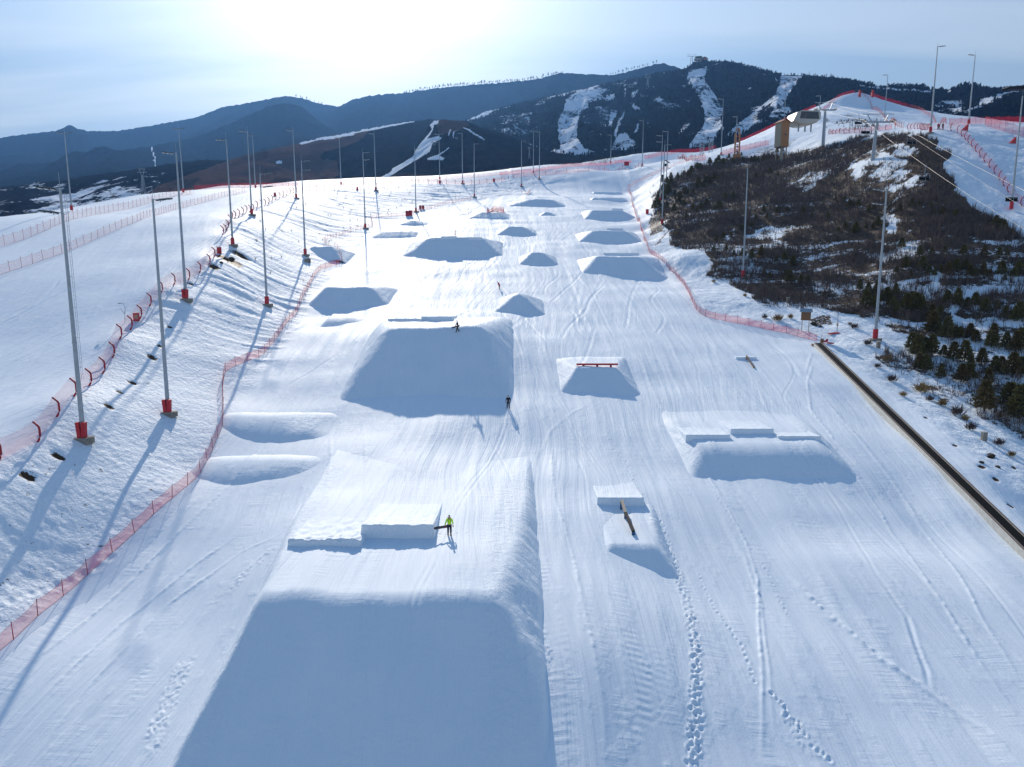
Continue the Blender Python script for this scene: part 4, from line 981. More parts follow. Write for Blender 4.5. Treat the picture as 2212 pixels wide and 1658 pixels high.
def scatter_grass():
    r = np.random.RandomState(22); n = 90000
    x = r.rand(n)*330-210; y = 150+r.rand(n)*380
    z = H0(x, y); a = dry_strip(x, y, z)*.8*(.4+fbm(x/5, y/5, 2, 92)); g_ = ((x < -149) & (x > -178) & (y > 120) & (y < 400))*(.25+.5*fbm(x/4, y/9, 2, 93))
    # sparse tufts on the left bank too
    xc = x_crest(y); xt = x_toe(y); bk = ((x > xc+.5) & (x < xt-.5) & (y < 420))*.02
    k = r.rand(n) < np.maximum(np.maximum(a, g_), bk)
    x, y, z = x[k], y[k], z[k]; n = len(x); p = np.stack([x, y, z], -1); V = []; Fc = []; off = 0
    for s in range(7):
        a = r.rand(n)*6.28; h = .3+.6*r.rand(n); w = .05
        d_ = np.stack([np.cos(a)*.25, np.sin(a)*.25, h], -1); q = p+np.stack([r.rand(n)*.5-.25, r.rand(n)*.5-.25, -.05+0*a], -1); s_ = np.stack([-np.sin(a+1.2)*w, np.cos(a+1.2)*w, 0*a], -1)
        V.append(np.stack([q-s_, q+s_, q+d_], 1).reshape(-1, 3)); i = np.arange(n)*3+off; Fc.append(np.stack([i, i+1, i+2], -1)); off += 3*n
    tag(link('dry_grass', mesh_from('dry_grass', np.concatenate(V), np.concatenate(Fc), M['drygrass'])), 'dry yellow grass along the far edges of the slope', kind='stuff')
scatter_grass()
# ------------------------------------------------------------------ floodlight masts
def lamp_head_mesh():
    a = MB(); a.box((1.05,0,0),(2.1,.09,.09)); a.box((.9,0,-.18),(.06,.06,.3)); a.box((1.4,0,.05),(1.2,.06,.06))
    l = MB(); l.box((0,0,-.07),(.52,.5,.14), Matrix.Rotation(R(12),3,'X'))
    g_ = MB()
    g_.box((0,.02,-.155),(.42,.4,.03), Matrix.Rotation(R(12),3,'X'))
    return a.mesh('lamp_arm', M['mast']), l.mesh('floodlight', M['darkmetal']), g_.mesh('lamp_glass', M['lampglass'])
LA, LF, LG = lamp_head_mesh()
def lamps3(a):
    for k in range(3): link('floodlight', LF, a, (.75+k*.68,0,0)); link('lamp_glass', LG, a, (.75+k*.68,0,0))
def lamp_mast(base, top, label, side='l', pad=1.6, levels=1, foot=True, ladder=False, w=.24, n=8, split=False):
    p = on(*base) if not isinstance(base, Vector) else base
    r = ray(*top); h = r[2]/r[1]*p.y - p.z
    d = p.y
    o = empty('floodlight_mast', p); tag(o, label, 'floodlight', 'floodlight masts around the slopes')
    lean = random.Random(int(base[0])).uniform(-.02,.02)*h*.25
    MB().tube([(0,0,.25),(lean*.3,0,h*.4),(lean,0,h)], [w,w*.8,w*.45], n).tube([(lean*.3,0,h*.4-.12),(lean*.3,0,h*.4+.12)], w*.92, n).build('mast', M['mast'], o, sm=False)
    MB().tube([(lean,0,h),(lean,0,h+1.5)], .025, 5).build('lightning_rod', M['mast'], o)
    if pad:
        pm = MB()
        if split:
            for s in (-1, 1): pm.box((s*.27,-.22,.4+pad/2),(.42,.5,pad), Matrix.Rotation(R(4*s),3,'Y'))
        else: pm.tube([(0,0,.35),(0,0,.35+pad)], w*1.65, 10)
        pm.build('red_pad', M['red'], o)
    if foot:
        MB().box((0,0,.0),(1.5,1.2,.75)).box((.75,.1,.1),(.7,.8,.6), Matrix.Rotation(.5,3,'Z')).build('concrete_footing', M['concrete'], o)
    for lv in range(levels):
        for s in ((-1,) if side == 'l' else (1,) if side == 'r' else (-1, 1)):
            a = link('lamp_arm', LA, o, (lean, 0, h-.15-lv*2.4)); a.rotation_euler = (0, R(-6) if s > 0 else R(-6), 0 if s > 0 else math.pi)
            lamps3(a)
    if ladder:
        l = MB(); x0 = w+.22
        for s in (-.16, .16): l.tube([(x0,s,h*.25),(x0+lean,s,h*.98)], .02, 4)
        for k in range(int(h*.7/.45)): l.box((x0,0,h*.27+k*.45),(.02,.32,.02))
        for k in range(6): l.box((x0-.15,0,h*(.3+.12*k)),(.35,.04,.04))
        l.build('ladder', M['mast'], o)
    return o
masts = [
 ((181,952),(130.5,406),'tallest-looking floodlight mast at far left with split red pads on a bare concrete block','l',1.7,2,True,True,.27,True),
 ((364,896),(328,430),'mast with split red pads and footing, second from the left on the bank','r',1.6,1,True,False,.26,True),
 ((402,650),(380,330),'mast just below the curved red fence, its pads parted above a round footing','l',1.6,1,True,False,.26,True),
 ((155,457),(139,287),'mast standing alone at the far rim of the left piste, leftmost in the distance','t',1.4,1,False,False,.26,False),
 ((396.5,418),(389,278),'mast at the grassy rim above the left piste, beside the net heap','t',1.4,1,False,False,.26,False),
 ((503,532),(488,302),'mast right beside the sharp bend of the curved red fence','l',1.5,1,True,False,.25,False),
 ((544,466),(530,284),'taller of the two close masts above the fence bend','l',1.5,1,True,False,.25,False),
 ((552,408),(546.6,293),'mast behind the dense red net, half hidden by a nearer mast','t',1.2,1,False,False,.25,False),
 ((577,661),(556.6,375.5),'mast with a red pad at mid-bank, twin lamps to the right, nearest the red net','r',1.5,2,True,False,.25,False),
 ((640,430),(633,282),'mast on the crest road where the bank turns right','l',1.4,1,True,False,.25,False),
 ((659.5,553),(653.7,348),'mid-bank mast beside two small grey boxes','r',1.5,2,True,False,.25,False),
 ((737,401),(731.6,298),'mast on the far side of the crest road, left of the white snow line','t',1.2,1,False,False,.25,False),
 ((789,495),(784,330),'mast at the foot of the bank with a red net tied around its base','r',1.5,2,True,False,.25,False),
 ((812,413),(808.6,289),'crest mast standing over the hazy valley','l',1.3,1,True,False,.25,False),
 ((898.5,459),(894,321.7),'mast at the bank foot just right of the two red barrels','r',1.4,1,True,False,.25,False),
 ((950,389),(947,290),'mast with a T-shaped head on the far side of the road, before the central hill','t',1.2,1,False,False,.25,False),
 ((999,398),(998.6,288),'crest mast with dark footing right of the T-headed one','l',1.3,1,True,False,.25,False),
 ((1024.7,427),(1023,311),'mast at the bank foot where the lower net ends','r',1.3,1,True,False,.25,False),
 ((1126.6,404),(1126,305),'mast standing alone low on the upper bank','r',1.2,1,True,False,.25,False),
 ((1152,376),(1152,283.4),'left mast of the pair before the central snow patch, behind the road','t',1.2,1,False,False,.25,False),
 ((1165,388),(1165.6,285),'right mast of the pair before the central snow patch, with a footing','l',1.2,1,True,False,.25,False),
 ((1319,354),(1319,291.7),'shortest mast, far behind the road net below the ski mountain','l',1.2,1,False,False,.25,False),
 ((1387,360),(1390,261),'mast at the start of the dense red net on the upper road','l',1.3,1,True,False,.25,False),
 ((1426,437),(1429,293),'left mast in the group of three beside the pine clump','l',1.5,2,False,False,.25,False),
 ((1430,487),(1435.7,313),'middle mast in the group of three, its red pad above the earth bank','r',1.6,1,False,False,.25,False),
 ((1439.5,392),(1443,284),'right mast in the group of three, base hidden by pines','l',1.2,1,False,False,.25,False),
 ((1557.6,336),(1559,214),'mast with a concrete foot on the snowy shoulder below the red arch sign','l',1.0,1,True,False,.25,False),
 ((1604.5,602),(1613.5,364),'lampless-looking mast rising from the brush beside the right net','n',1.6,1,True,False,.25,False),
 ((1890,736),(1912,409),'nearest mast on the right with red pad on a concrete block, beside the pines','l',1.7,2,True,False,.27,False),
 ((2009.5,289),(2023.6,100),'tall mast against the sky with a red pad, right of the lift towers','r',1.6,1,True,False,.27,False),
 ((2092,270),(2107,119),'mast against the sky behind the orange net at upper right','l',1.4,1,False,False,.26,False),
 ((2184,455),(2210,208),'mast cut by the right edge with a red pad at the end of the fence','n',1.8,1,False,False,.27,False)]
for b_, t_, lab, sd, pad, lv, ft, ld, w_, spt in masts:
    lamp_mast(b_, t_, lab, sd if sd != 'n' else 'l', pad, lv if sd != 'n' else 0, ft, ld, w_, 10 if w_ > .25 else 8, spt)
for (a, b, d), tp, lab in [((1909,278,345),(1919,162),'slim mast behind the second lift tower at upper right'),((1769,263,385),(1770,207),'short mast rising behind the lift station roof'),((1690,330,300),(1695,181),'slender double pole standing behind the orange-walled hut'),((1590,300,400),(1592,252),'small mast behind the red arch sign')]:
    p = at(a, b, d); p = Vector((p[0], p[1], gz(p[0], p[1]))); q = proj(p.x, p.y, p.z)
    r = ray(*tp); h = r[2]/r[1]*p.y-p.z
    o = empty('floodlight_mast', p); tag(o, lab, 'floodlight', 'floodlight masts around the slopes')
    MB().tube([(0,0,-.2),(0,0,h)], [.25,.12], 8).build('mast', M['mast'], o)
    a_ = link('lamp_arm', LA, o, (0,0,h-.1)); a_.rotation_euler = (0,0,math.pi); lamps3(a_)

# ------------------------------------------------------------------ fences
def resample(W_, step):
    W_ = [np.array(p[:2]) for p in W_]; out_ = [W_[0]]; acc = 0
    for a, b in zip(W_[:-1], W_[1:]):
        L = np.linalg.norm(b-a); s = step-acc
        while s < L: out_.append(a+(b-a)*s/L); s += step
        acc = (acc+L) % step
    return out_
def curved_post():
    # padded tube: foot leans out, straight middle, head bent back over the piste
    return MB().tube([(-.42,0,-.15),(-.05,0,.42),(.06,0,.75),(.05,0,1.55),(-.04,0,1.78),(-.55,0,2.28)], [.11,.115,.115,.115,.11,.095], 8)
CP = curved_post().mesh('post', M['redpost'], True)
RP = MB().tube([(0,0,-.1),(0,0,1.45)], .03, 6).mesh('post', M['redpost'])
def fence(name, label, W_, step=3., hgt=1.2, net='net', post='rod', group=None, lean=0., flip=1, sub=3, rod=None, maxp=100, base_off=.02):
    pts = resample(W_, step); pts = pts[:maxp]
    P3 = [Vector((p[0], p[1], gz(p[0], p[1]))) for p in pts]
    c = P3[0]; o = empty(name, c); tag(o, label, 'fence', group)
    for i, p in enumerate(P3):
        d = P3[min(i+1, len(P3)-1)]-P3[max(i-1, 0)]; a = math.atan2(d.y, d.x)
        if post == 'curved':
            q = link('post', CP, o, p-c); q.rotation_euler = (0, 0, a-math.pi/2+ (0 if flip > 0 else math.pi))
        else:
            q = link('post', RP, o, p-c); q.scale = (1, 1, hgt/1.3); q.rotation_euler = (R(rt.uniform(-5,5)), R(rt.uniform(-5,5)), 0)
            if rod: q.scale = (rod, rod, hgt/1.3)
    V = []; UV = []; s = 0; prev = None
    for i in range(len(P3)-1):
        for k in range(sub):
            t = k/sub; q = P3[i].lerp(P3[i+1], t); q.z = gz(q.x, q.y)
            if prev is not None: s += (q-prev).length
            prev = q.copy(); d = (P3[i+1]-P3[i]).normalized(); nrm = Vector((-d.y, d.x, 0))*flip
            sag = -.10*hgt*math.sin(t*math.pi)
            if post == 'curved': prof = [(.42, .0), (.02, .5), (-.06, 1.0), (-.05, 1.55), (.55, 2.25)]
            else: prof = [(0, base_off), (.03*math.sin(s), hgt*.5), (0, hgt)]
            for (off, zz_) in prof:
                V.append(q-c+nrm*off+Vector((0,0,zz_+sag*(zz_/hgt)**2))); UV.append((s, zz_))
    np_ = 5 if post == 'curved' else 3; Fc = []
    rows = len(V)//np_
    for i in range(rows-1):
        for k in range(np_-1): Fc.append((i*np_+k, (i+1)*np_+k, (i+1)*np_+k+1, i*np_+k+1))
    if Fc:
        nn = link('netting', mesh_from('netting', V, Fc, M[net], False, UV), o)
        if post != 'curved' and hgt > 1.1:      # bottom and top cord
            m_ = MB(); m_.tube([V[i*np_+2] for i in range(rows)], .014, 4, False); m_.tube([V[i*np_] for i in range(rows)], .018, 4, False); m_.build('cord', M['redpost'], o)
    return o
near = [CREST[i][:2] for i in range(len(CREST)) if CREST[i][1] < 162]
far_ = [p[:2] for p in CREST if p[1] >= 158]
near_s = sorted(near, key=lambda p: p[1]); far_s = sorted(far_, key=lambda p: p[1])
for L_ in (near_s, far_s): 
    for k in range(len(L_)): L_[k] = (x_crest(L_[k][1])+.6, L_[k][1])
fence('safety_fence', 'near stretch of the curved-post red fence along the top of the left bank', near_s, 5.2, 2.3, 'netfine', 'curved', 'curved-post safety fences', flip=1)
fence('safety_fence', 'far stretch of the curved-post red fence along the crest road', far_s, 5.6, 2.3, 'netpale', 'curved', 'curved-post safety fences', flip=1)
road_far = [hit(a, b)[:2] for a, b in [(1108,384),(1165,380),(1215,375),(1260,372),(1300,369),(1345,364),(1390,360)]]
fence('safety_fence', 'straight red-post fence on the upper crest road before the dense net', sorted([tuple(p) for p in road_far], key=lambda p: p[0]), 6.5, 2.2, 'netpale', 'rod', None, rod=3.0)
low_px = [(-40,1440),(0,1415),(60,1350),(90,1324),(150,1276),(204,1228),(240,1197),(290,1152),(325,1117),(358,1090),(390,1062),(418,1040),(440,1012),(455,980),(470,945),(482,915),(482,870),(480,835),(487,802),(520,786),(562,772),(600,728),(640,678),(655,640),(678,600),(692,583),(715,575),(740,566)]
def wpts(px): return [tuple(on(a, b)[:2]) for a, b in px]
fence('safety_net', 'red net on thin poles along the foot of the left bank', wpts(low_px), 3.1, 1.35, 'net', 'rod', None)
fence('safety_net', 'short zigzag of red net around the snow heap in the corner', wpts([(740,566),(737,553),(700,523),(708,516),(745,505),(765,498)]), 2.6, 1.3, 'netpale', 'rod')
fence('safety_net', 'faint red net from the mast foot past the two red barrels', wpts([(768,497),(792,494),(806,488),(800,472),(840,468),(880,465),(905,458),(930,450),(960,442),(990,436),(1024,428)]), 2.8, 1.2, 'netpale', 'rod')
fence('piste_net', 'lower of the two faded orange nets crossing the left piste', wpts([(-60,615),(0,594),(56,575),(112,556),(149,542),(200,520),(254,496),(295,480),(336,466),(380,453),(420,443),(460,432),(497,423),(540,416)]), 3.0, 1.9, 'netpale', 'rod', 'nets on the left piste')
fence('piste_net', 'upper of the two faded orange nets, nearer the rim of the left piste', wpts([(-60,552),(0,534),(56,516),(107,495),(140,480),(198,466),(240,458),(280,451),(338,435),(380,425),(420,419)]), 3.2, 2.2, 'netpale', 'rod', 'nets on the left piste')
fence('safety_net', 'red net curving down the upper right edge of the park', wpts([(1357,405),(1362,422),(1366,445),(1376,475),(1385,500),(1392,522),(1400,540),(1420,558),(1440,575)]), 3.0, 1.4, 'net', 'rod')
fence('safety_net', 'red net swinging right along the lower park edge to the conveyor top', wpts([(1440,575),(1462,597),(1480,620),(1492,645),(1502,668),(1517,682),(1555,692),(1600,700),(1650,711),(1700,720),(1740,732),(1775,740)]), 2.4, 1.35, 'net', 'rod')
fence('safety_net', 'pale net along the narrow corridor at the top of the park', wpts([(1357,405),(1380,392),(1410,378),(1440,365),(1470,353),(1500,344),(1530,337)]), 3.0, 1.3, 'netpale', 'rod')
fence('road_net', 'dense red net behind the crest road at the far left', wpts([(420,410),(470,407),(520,405),(570,404),(620,403),(660,402)]), 3., 2.0, 'netdense', 'rod', rod=.7)
fence('road_net', 'pale red net along the far side of the crest road', wpts([(670,402),(740,398),(812,396),(870,392),(950,389),(1040,382),(1100,376)]), 4., 1.6, 'netpale', 'rod')
fence('road_net', 'stronger red net behind the road, right of the masts pair', wpts([(1080,379),(1150,372),(1200,366),(1260,359),(1330,353),(1380,350)]), 4., 2.0, 'net', 'rod')
fence('road_net', 'dense red net climbing from the upper road towards the arch sign', wpts([(1392,344),(1420,338),(1450,333),(1480,330),(1510,325),(1535,321),(1560,318)]), 3.5, 2.6, 'netdense', 'rod')
fence('gate_net', 'small dense red net loop where the corridor meets the road', wpts([(1464,341),(1478,345),(1495,348),(1512,349),(1530,345)]), 2.5, 2.6, 'netdense', 'rod')
fence('ridge_net', 'dark red net beside the arch sign and the hut', wpts([(1560,336),(1580,331),(1600,326),(1625,321),(1650,315),(1672,310)]), 2.6, 2.4, 'netdense', 'rod')
fence('ridge_net', 'red net climbing the left edge of the upper mound piste', wpts([(1598,293),(1640,279),(1670,270),(1700,258),(1740,234),(1778,212)]), 4.5, 2., 'net', 'rod')
fence('ridge_net', 'red net over the top of the mound and down to its left', wpts([(1775,240),(1795,222),(1815,208),(1838,202),(1860,201)]), 4.5, 2., 'netdense', 'rod')
fence('ridge_net', 'dark red net falling down the right edge of the upper mound piste', wpts([(1880,203),(1910,208),(1940,218),(1965,228),(1990,240),(2015,255),(2045,268)]), 4.5, 2.2, 'netdense', 'rod')
fence('padded_fence', 'white and red padded fence down the middle of the upper mound', wpts([(1862,204),(1880,222),(1900,243),(1915,262),(1935,272),(1952,277)]), 3.5, 2.2, 'netpale', 'rod', rod=2.0)
fence('safety_fence', 'row of curved red posts below the lift station', wpts([(1790,290),(1815,289),(1845,288),(1875,286),(1905,283),(1935,279)]), 3.4, 2.3, 'net', 'curved', 'curved-post safety fences', flip=1)
fence('safety_fence', 'curved-post red fence dropping along the edge of the upper right piste', wpts([(1960,281),(1985,280),(2010,281),(2040,282),(2062,286),(2080,298),(2095,315),(2110,332),(2125,350),(2142,370),(2158,390),(2172,410),(2186,432),(2215,452),(2260,470)]), 3.8, 2.6, 'netfine', 'curved', 'curved-post safety fences', flip=1)
fence('ridge_net', 'orange-red net on the horizon of the upper right piste', wpts([(2050,272),(2092,270),(2130,268),(2170,267),(2230,266)]), 3.5, 2.4, 'netdense', 'rod')
fence('safety_net', 'pale net sagging down the upper right piste to the frame edge', wpts([(2128,272),(2150,279),(2175,286),(2200,293),(2240,302)]), 3.5, 3., 'net', 'rod')

# ------------------------------------------------------------------ conveyor lift
cA = on(1767, 748); cB = on(2216, 1192)
dirc = (Vector((cB.x, cB.y, 0))-Vector((cA.x, cA.y, 0))); Lc = dirc.length; dc = dirc.normalized(); nc = Vector((-dc.y, dc.x, 0))
cE = cA + dc*(Lc+22); nseg = 60
_q = [cA + dc*((Lc+22)*i/nseg) for i in range(nseg+1)]
_z = np.array([max(gz(a.x+nc.x*s, a.y+nc.y*s) for s in (-1.2, -.6, 0, .6, 1.2)) for a in _q])
_pf = np.polyfit(np.arange(nseg+1), _z, 1); cvz = np.polyval(_pf, np.arange(nseg+1)); cvz = cvz + np.clip(float(np.percentile(_z-cvz, 85)), -.1, .3)
def strip(name, mat, offs, parent=None, z0=.0):
    V = []; Fc = []; k = len(offs)
    for i in range(nseg+1):
        q = cA + dc*((Lc+22)*i/nseg); zc_ = cvz[i]
        for (o_, z_) in offs: p = q+nc*o_; V.append((p.x-cA.x, p.y-cA.y, zc_+z_-cA.z))
    for i in range(nseg):
        for j in range(k-1): Fc.append((i*k+j, (i+1)*k+j, (i+1)*k+j+1, i*k+j+1))
    Fc.append(tuple(range(k))); return link(name, mesh_from(name, V, Fc, mat), parent)
cv = empty('conveyor_lift', cA); tag(cv, 'long narrow black conveyor lift for skiers running down to the right edge', 'conveyor lift')
strip('belt', M['black'], [(-.55,.32),(.55,.32)], cv)
for s in (-1, 1):
    strip('side_board', M['beltedge'], [(s*.554,.36),(s*.80,.34)][::s], cv); strip('metal_edge', M['beltlip'], [(s*.80,.35),(s*.84,.33),(s*.84,-.4)][::s], cv)
    strip('guide_rail', M['beltlip'], [(s*.535,.31),(s*.54,.38),(s*.556,.38),(s*.556,.31)][::s], cv)
MB().box((0,.3,.15),(1.9,.7,.4)).box((.9,.6,.5),(.45,.4,1.5)).build('end_station', M['wood'], cv)
p = on(1783,742); o = MB().box((0,0,.35),(.9,.35,.3), Matrix.Rotation(.6,3,'Z')).box((.3,.1,.6),(.3,.2,.4)).box((.6,-.7,.1),(1.1,.25,.22), Matrix.Rotation(-.8,3,'Z')).build('red_pad_bundle', M['red'], None, p); tag(o, 'bundle of red padding lying beside the conveyor top', 'padding')
p = on(1800,722); o = MB().box((0,0,.12),(2.0,.5,.18), Matrix.Rotation(.2,3,'Z')).box((.7,.3,.2),(1.1,.3,.16), Matrix.Rotation(-.3,3,'Z')).build('red_mat', M['red'], None, p); tag(o, 'red mats dropped on the snow behind the conveyor top', 'padding')
p = on(1657,595); 
for (a, b, lab) in [(1897,752,'small grey concrete stub in the snow in front of the near right mast'),(2125,952,'pale concrete stub on the slope above the conveyor, right'),(1616,604,'concrete stub at the foot of the brush near the right net'),(1702,655,'grey stub post beside the dark earth bank')]:
    p = on(a, b); o = empty('marker_stub', p); tag(o, lab, 'concrete stub'); MB().box((0,0,.45),(.55,.5,1.3)).build('block', M['concrete'], o); MB().box((0,0,1.13),(.62,.56,.08)).build('cap', M['beltlip'], o)

# ------------------------------------------------------------------ rails and boxes
def along(a, b, w, t, name, mat, parent, base):
    a = Vector(a)-base; b = Vector(b)-base; d = (b-a).normalized(); s = d.cross(Vector((0,0,1))).normalized()*w/2; u = s.cross(d).normalized()*t
    V = [a-s, a+s, b+s, b-s, a-s-u, a+s-u, b+s-u, b-s-u]
    return link(name, mesh_from(name, V, [(0,3,2,1),(4,5,6,7),(0,1,5,4),(1,2,6,5),(2,3,7,6),(3,0,4,7)], mat), parent)
# red box rail on its mound
a = on(1246,793); b = on(1333,793); base = a.copy(); o = empty('box_rail', base); tag(o, 'long straight red box rail on top of the trapezoid mound', 'rail')
yl = (a.y+b.y)/2; za = max(a.z, b.z)
A = Vector((a.x, yl, za+.42)); B = Vector((b.x, yl, za+.42)); along(A, B, .5, .22, 'beam', M['red'], o, base); along(A+Vector((0,0,.03)), B+Vector((0,0,.03)), .3, .026, 'slide_plate', M['redpost'], o, base)
for t in (.17, .5, .83): q = A.lerp(B, t)-base; MB().box((q.x, q.y, q.z-.45),(.3,.4,.46)).build('leg', M['redpost'], o)
# bent rail
a = on(1343,1100); r0 = ray(1343,1080); a0 = Vector((r0[0]/r0[1]*a.y, a.y, r0[2]/r0[1]*a.y)); k0 = on(1353,1140); r1 = ray(1351,1106)
m0 = Vector((r1[0]/r1[1]*(a.y-2.2), a.y-2.2, r1[2]/r1[1]*(a.y-2.2))); e = on(1368,1156); e0 = e+Vector((0,0,.45))
o = empty('bent_rail', e); tag(o, 'bent down-rail with pale top and dark lower half on blue legs', 'rail')
along(a0, m0, .3, .12, 'upper_beam', M['woodlight'], o, e); along(m0, e0, .3, .16, 'lower_beam', M['blackcloth'], o, e)
for q, w in ((a0, .3), (e0, .3), (m0, .22)): g_ = gz(q.x, q.y); MB().box((q.x-e.x, q.y-e.y, (q.z+g_)/2-e.z-.12),(w,.12,max(.3,q.z-g_-.1))).build('leg', M['bluepaint'], o)
def simple_rail(label, p0, p1, h0, h1, mat, legm, w=.22):
    a = on(*p0); b = on(*p1); o = empty('rail', a); tag(o, label, 'rail')
    A = a+Vector((0,0,h0)); B = b+Vector((0,0,h1)); along(A, B, w, .12, 'beam', M[mat], o, a)
    for q, g_ in ((A.lerp(B,.08), 0), (A.lerp(B,.92), 0)): z = gz(q.x, q.y); MB().box((q.x-a.x, q.y-a.y, (q.z+z)/2-a.z-.1),(.12,.12,max(.2,q.z-z-.1))).build('leg', M[legm], o)
simple_rail('short wooden down-rail running off the small lip at the right', (1612,776),(1629,797),.6,.25,'wood','wood',.24)
simple_rail('thin dark green rail leaning down the face of the wide table', (942,512),(938,523),1.0,.5,'green','green')
simple_rail('thin reddish rail standing on the deck of the wide table', (983,512),(984,507),.6,1.6,'red','wood')
simple_rail('slanted pale rail left of the fenced-off box', (1011,461),(1018,455),.5,1.,'mast','mast',.3)
simple_rail('red slanted rail near the top of the park', (1138,422),(1146,415),.6,1.2,'red','redpost',.45)
simple_rail('small flat reddish rail left of the slanted red one', (1126,417),(1136,417),.9,.9,'redpost','redpost',.4)
# fenced-off box
o = fence('net_enclosure', 'small red net enclosure around a tilted rail in mid park', wpts([(1052,463),(1063,458),(1075,460),(1088,461),(1088,456),(1066,453),(1053,459),(1052,463)]), 1.8, 1.6, 'net', 'rod')
simple_rail('red tilted rail inside the small net enclosure', (1056,460),(1072,455),.4,1.2,'red','redpost',.6)

# ------------------------------------------------------------------ small things around
def boxy(name, label, cat, px, dims, mat, lid=None, rz=.3, extra=None):
    p = on(*px); o = empty(name, p, rz); tag(o, label, cat); MB().box((0,0,dims[2]/2),dims).build('body', M[mat], o)
    MB().box((0,0,dims[2]+.03),(dims[0]*1.08,dims[1]*1.08,.06)).build('lid', M[lid or mat], o); MB().box((0,-dims[1]/2-.02,dims[2]*.5),(dims[0]*.6,.03,dims[2]*.6)).build('door', M[extra or mat], o); return o
boxy('hydrant_box', 'red hydrant box just right of the curved fence, nearest one', 'hydrant box', (295,693),(.9,.8,1.15),'red','redpost',.5,'cream')
boxy('hydrant_box', 'red hydrant box beside the bare rocky earth on the bank', 'hydrant box', (474,548),(.9,.8,1.3),'red','redpost',.3)
boxy('hydrant_box', 'small red hydrant box at the road edge below the crest masts', 'hydrant box', (594,424),(.9,.8,1.2),'red')
boxy('hydrant_box', 'red hydrant box leaning by the crest fence left of the tall crest mast', 'hydrant box', (772,411),(.9,.8,1.2),'red')
boxy('hydrant_box', 'red hydrant box below the T-headed mast', 'hydrant box', (950,397),(1.,.8,1.5),'red')
boxy('hydrant_box', 'red hydrant box on the crest right of the dark-footed mast', 'hydrant box', (1067,393),(1.1,.8,1.5),'red')
boxy('hydrant_box', 'small red hydrant box inside the right net by the earth bank', 'hydrant box', (1398,463),(.9,.8,1.8),'red')
boxy('junction_box', 'left of two small grey boxes under the mid-bank mast', 'junction box', (661,567),(.8,.7,.9),'concrete','beltlip')
boxy('junction_box', 'right of two small grey boxes under the mid-bank mast', 'junction box', (668,568),(.8,.7,1.1),'concrete','beltlip')
def barrel(label, px, h=1.5):
    p = on(*px); o = empty('barrel', p); tag(o, label, 'barrel'); MB().tube([(0,0,0),(0,0,h)], h*.38, 12).build('body', M['red'], o); MB().tube([(0,0,h*.62),(0,0,h*.72)], h*.4, 12).build('band', M['blackcloth'], o); MB().tube([(0,0,h),(0,0,h*1.04)], h*.36, 12).build('lid', M['darkmetal'], o)
barrel('left one of the two dark red barrels beside the faint net', (880,467), 1.9); barrel('right one of the two dark red barrels beside the faint net', (887,466), 1.9)
barrel('left red barrel on the upper road before the dense net', (1351,358), 2.2); barrel('right red barrel on the upper road before the dense net', (1356,358), 2.2)
barrel('left far barrel where the faint net steps up', (908,452), 1.4); barrel('right far barrel where the faint net steps up', (914,452), 1.4)
# small bent lamp by the fence
p = on(489/1.0*.0+ (0+1155/2.369)/1.8083, (700+1330/2.369)/1.8083)
o = empty('snow_lance', p); tag(o, 'thin bent grey lance standing inside the near curved fence', 'snow lance'); MB().tube([(0,0,-.1),(.1,0,1.2),(.25,0,2.4),(0,0,3.0),(-.5,0,3.0)], .04, 6).build('pipe', M['mast'], o); MB().tube([(.12,0,1.3),(-.5,0,2.2)], .035, 6).build('brace', M['mast'], o); MB().box((-.6,0,2.98),(.35,.2,.16)).build('nozzle', M['mast'], o)
p = on(1803+5, 718); o = empty('snow_lance', p); tag(o, 'thin hooked pipe standing right of the wooden board', 'snow lance'); MB().tube([(0,0,-.1),(0,0,3.6),(-.2,0,3.9),(-.7,0,3.9)], .06, 6).build('pipe', M['mast'], o); MB().box((0,0,1.4),(.3,.2,.5)).build('valve_box', M['cream'], o)
# rock heap on the bank
def rock(p, s, seed):
    r = random.Random(seed); bm = bmesh.new(); bmesh.ops.create_icosphere(bm, subdivisions=2, radius=1)
    for v in bm.verts: v.co = Vector((v.co.x*s*r.uniform(.8,1.2), v.co.y*s*.8, v.co.z*s*.6)) * r.uniform(.8, 1.15)
    m_ = bpy.data.meshes.new('boulder'); bm.to_mesh(m_); bm.free(); m_.materials.append(M['bark']); return m_
import bmesh
for i_, (a, b, s) in enumerate([(488,562,.7),(500,560,.8),(478,568,.5),(1756,700,.6),(1772,706,.5),(2140,985,.5),(2120,1000,.35),(2155,1010,.4),(1735,688,.5)]):
    o = link('boulder', rock(None, s, i_), None, on(a, b)); o.rotation_euler = (0,0,i_); tag(o, 'dark brown earth-covered boulder half buried in snow', 'boulder', 'boulders in the snow')

# wooden notice board with little roof
p = on(1739,716); o = empty('notice_board', p, R(-28)); tag(o, 'brown wooden notice board with a small gable roof on four legs', 'notice board')
for s in (-.6, .6):
    for q in (-.12, .12): MB().box((s,q,1.),(.1,.1,2.2)).build('leg', M['woodlight'], o)
MB().box((0,0,2.9),(1.7,.3,1.7)).build('panel', M['wood'], o)
for s in (-1, 1): MB().box((0,s*.38,3.95),(2.1,.95,.07), Matrix.Rotation(R(-38*s),3,'X')).build('roof_slope', M['wood'] if s > 0 else M['mast'], o)
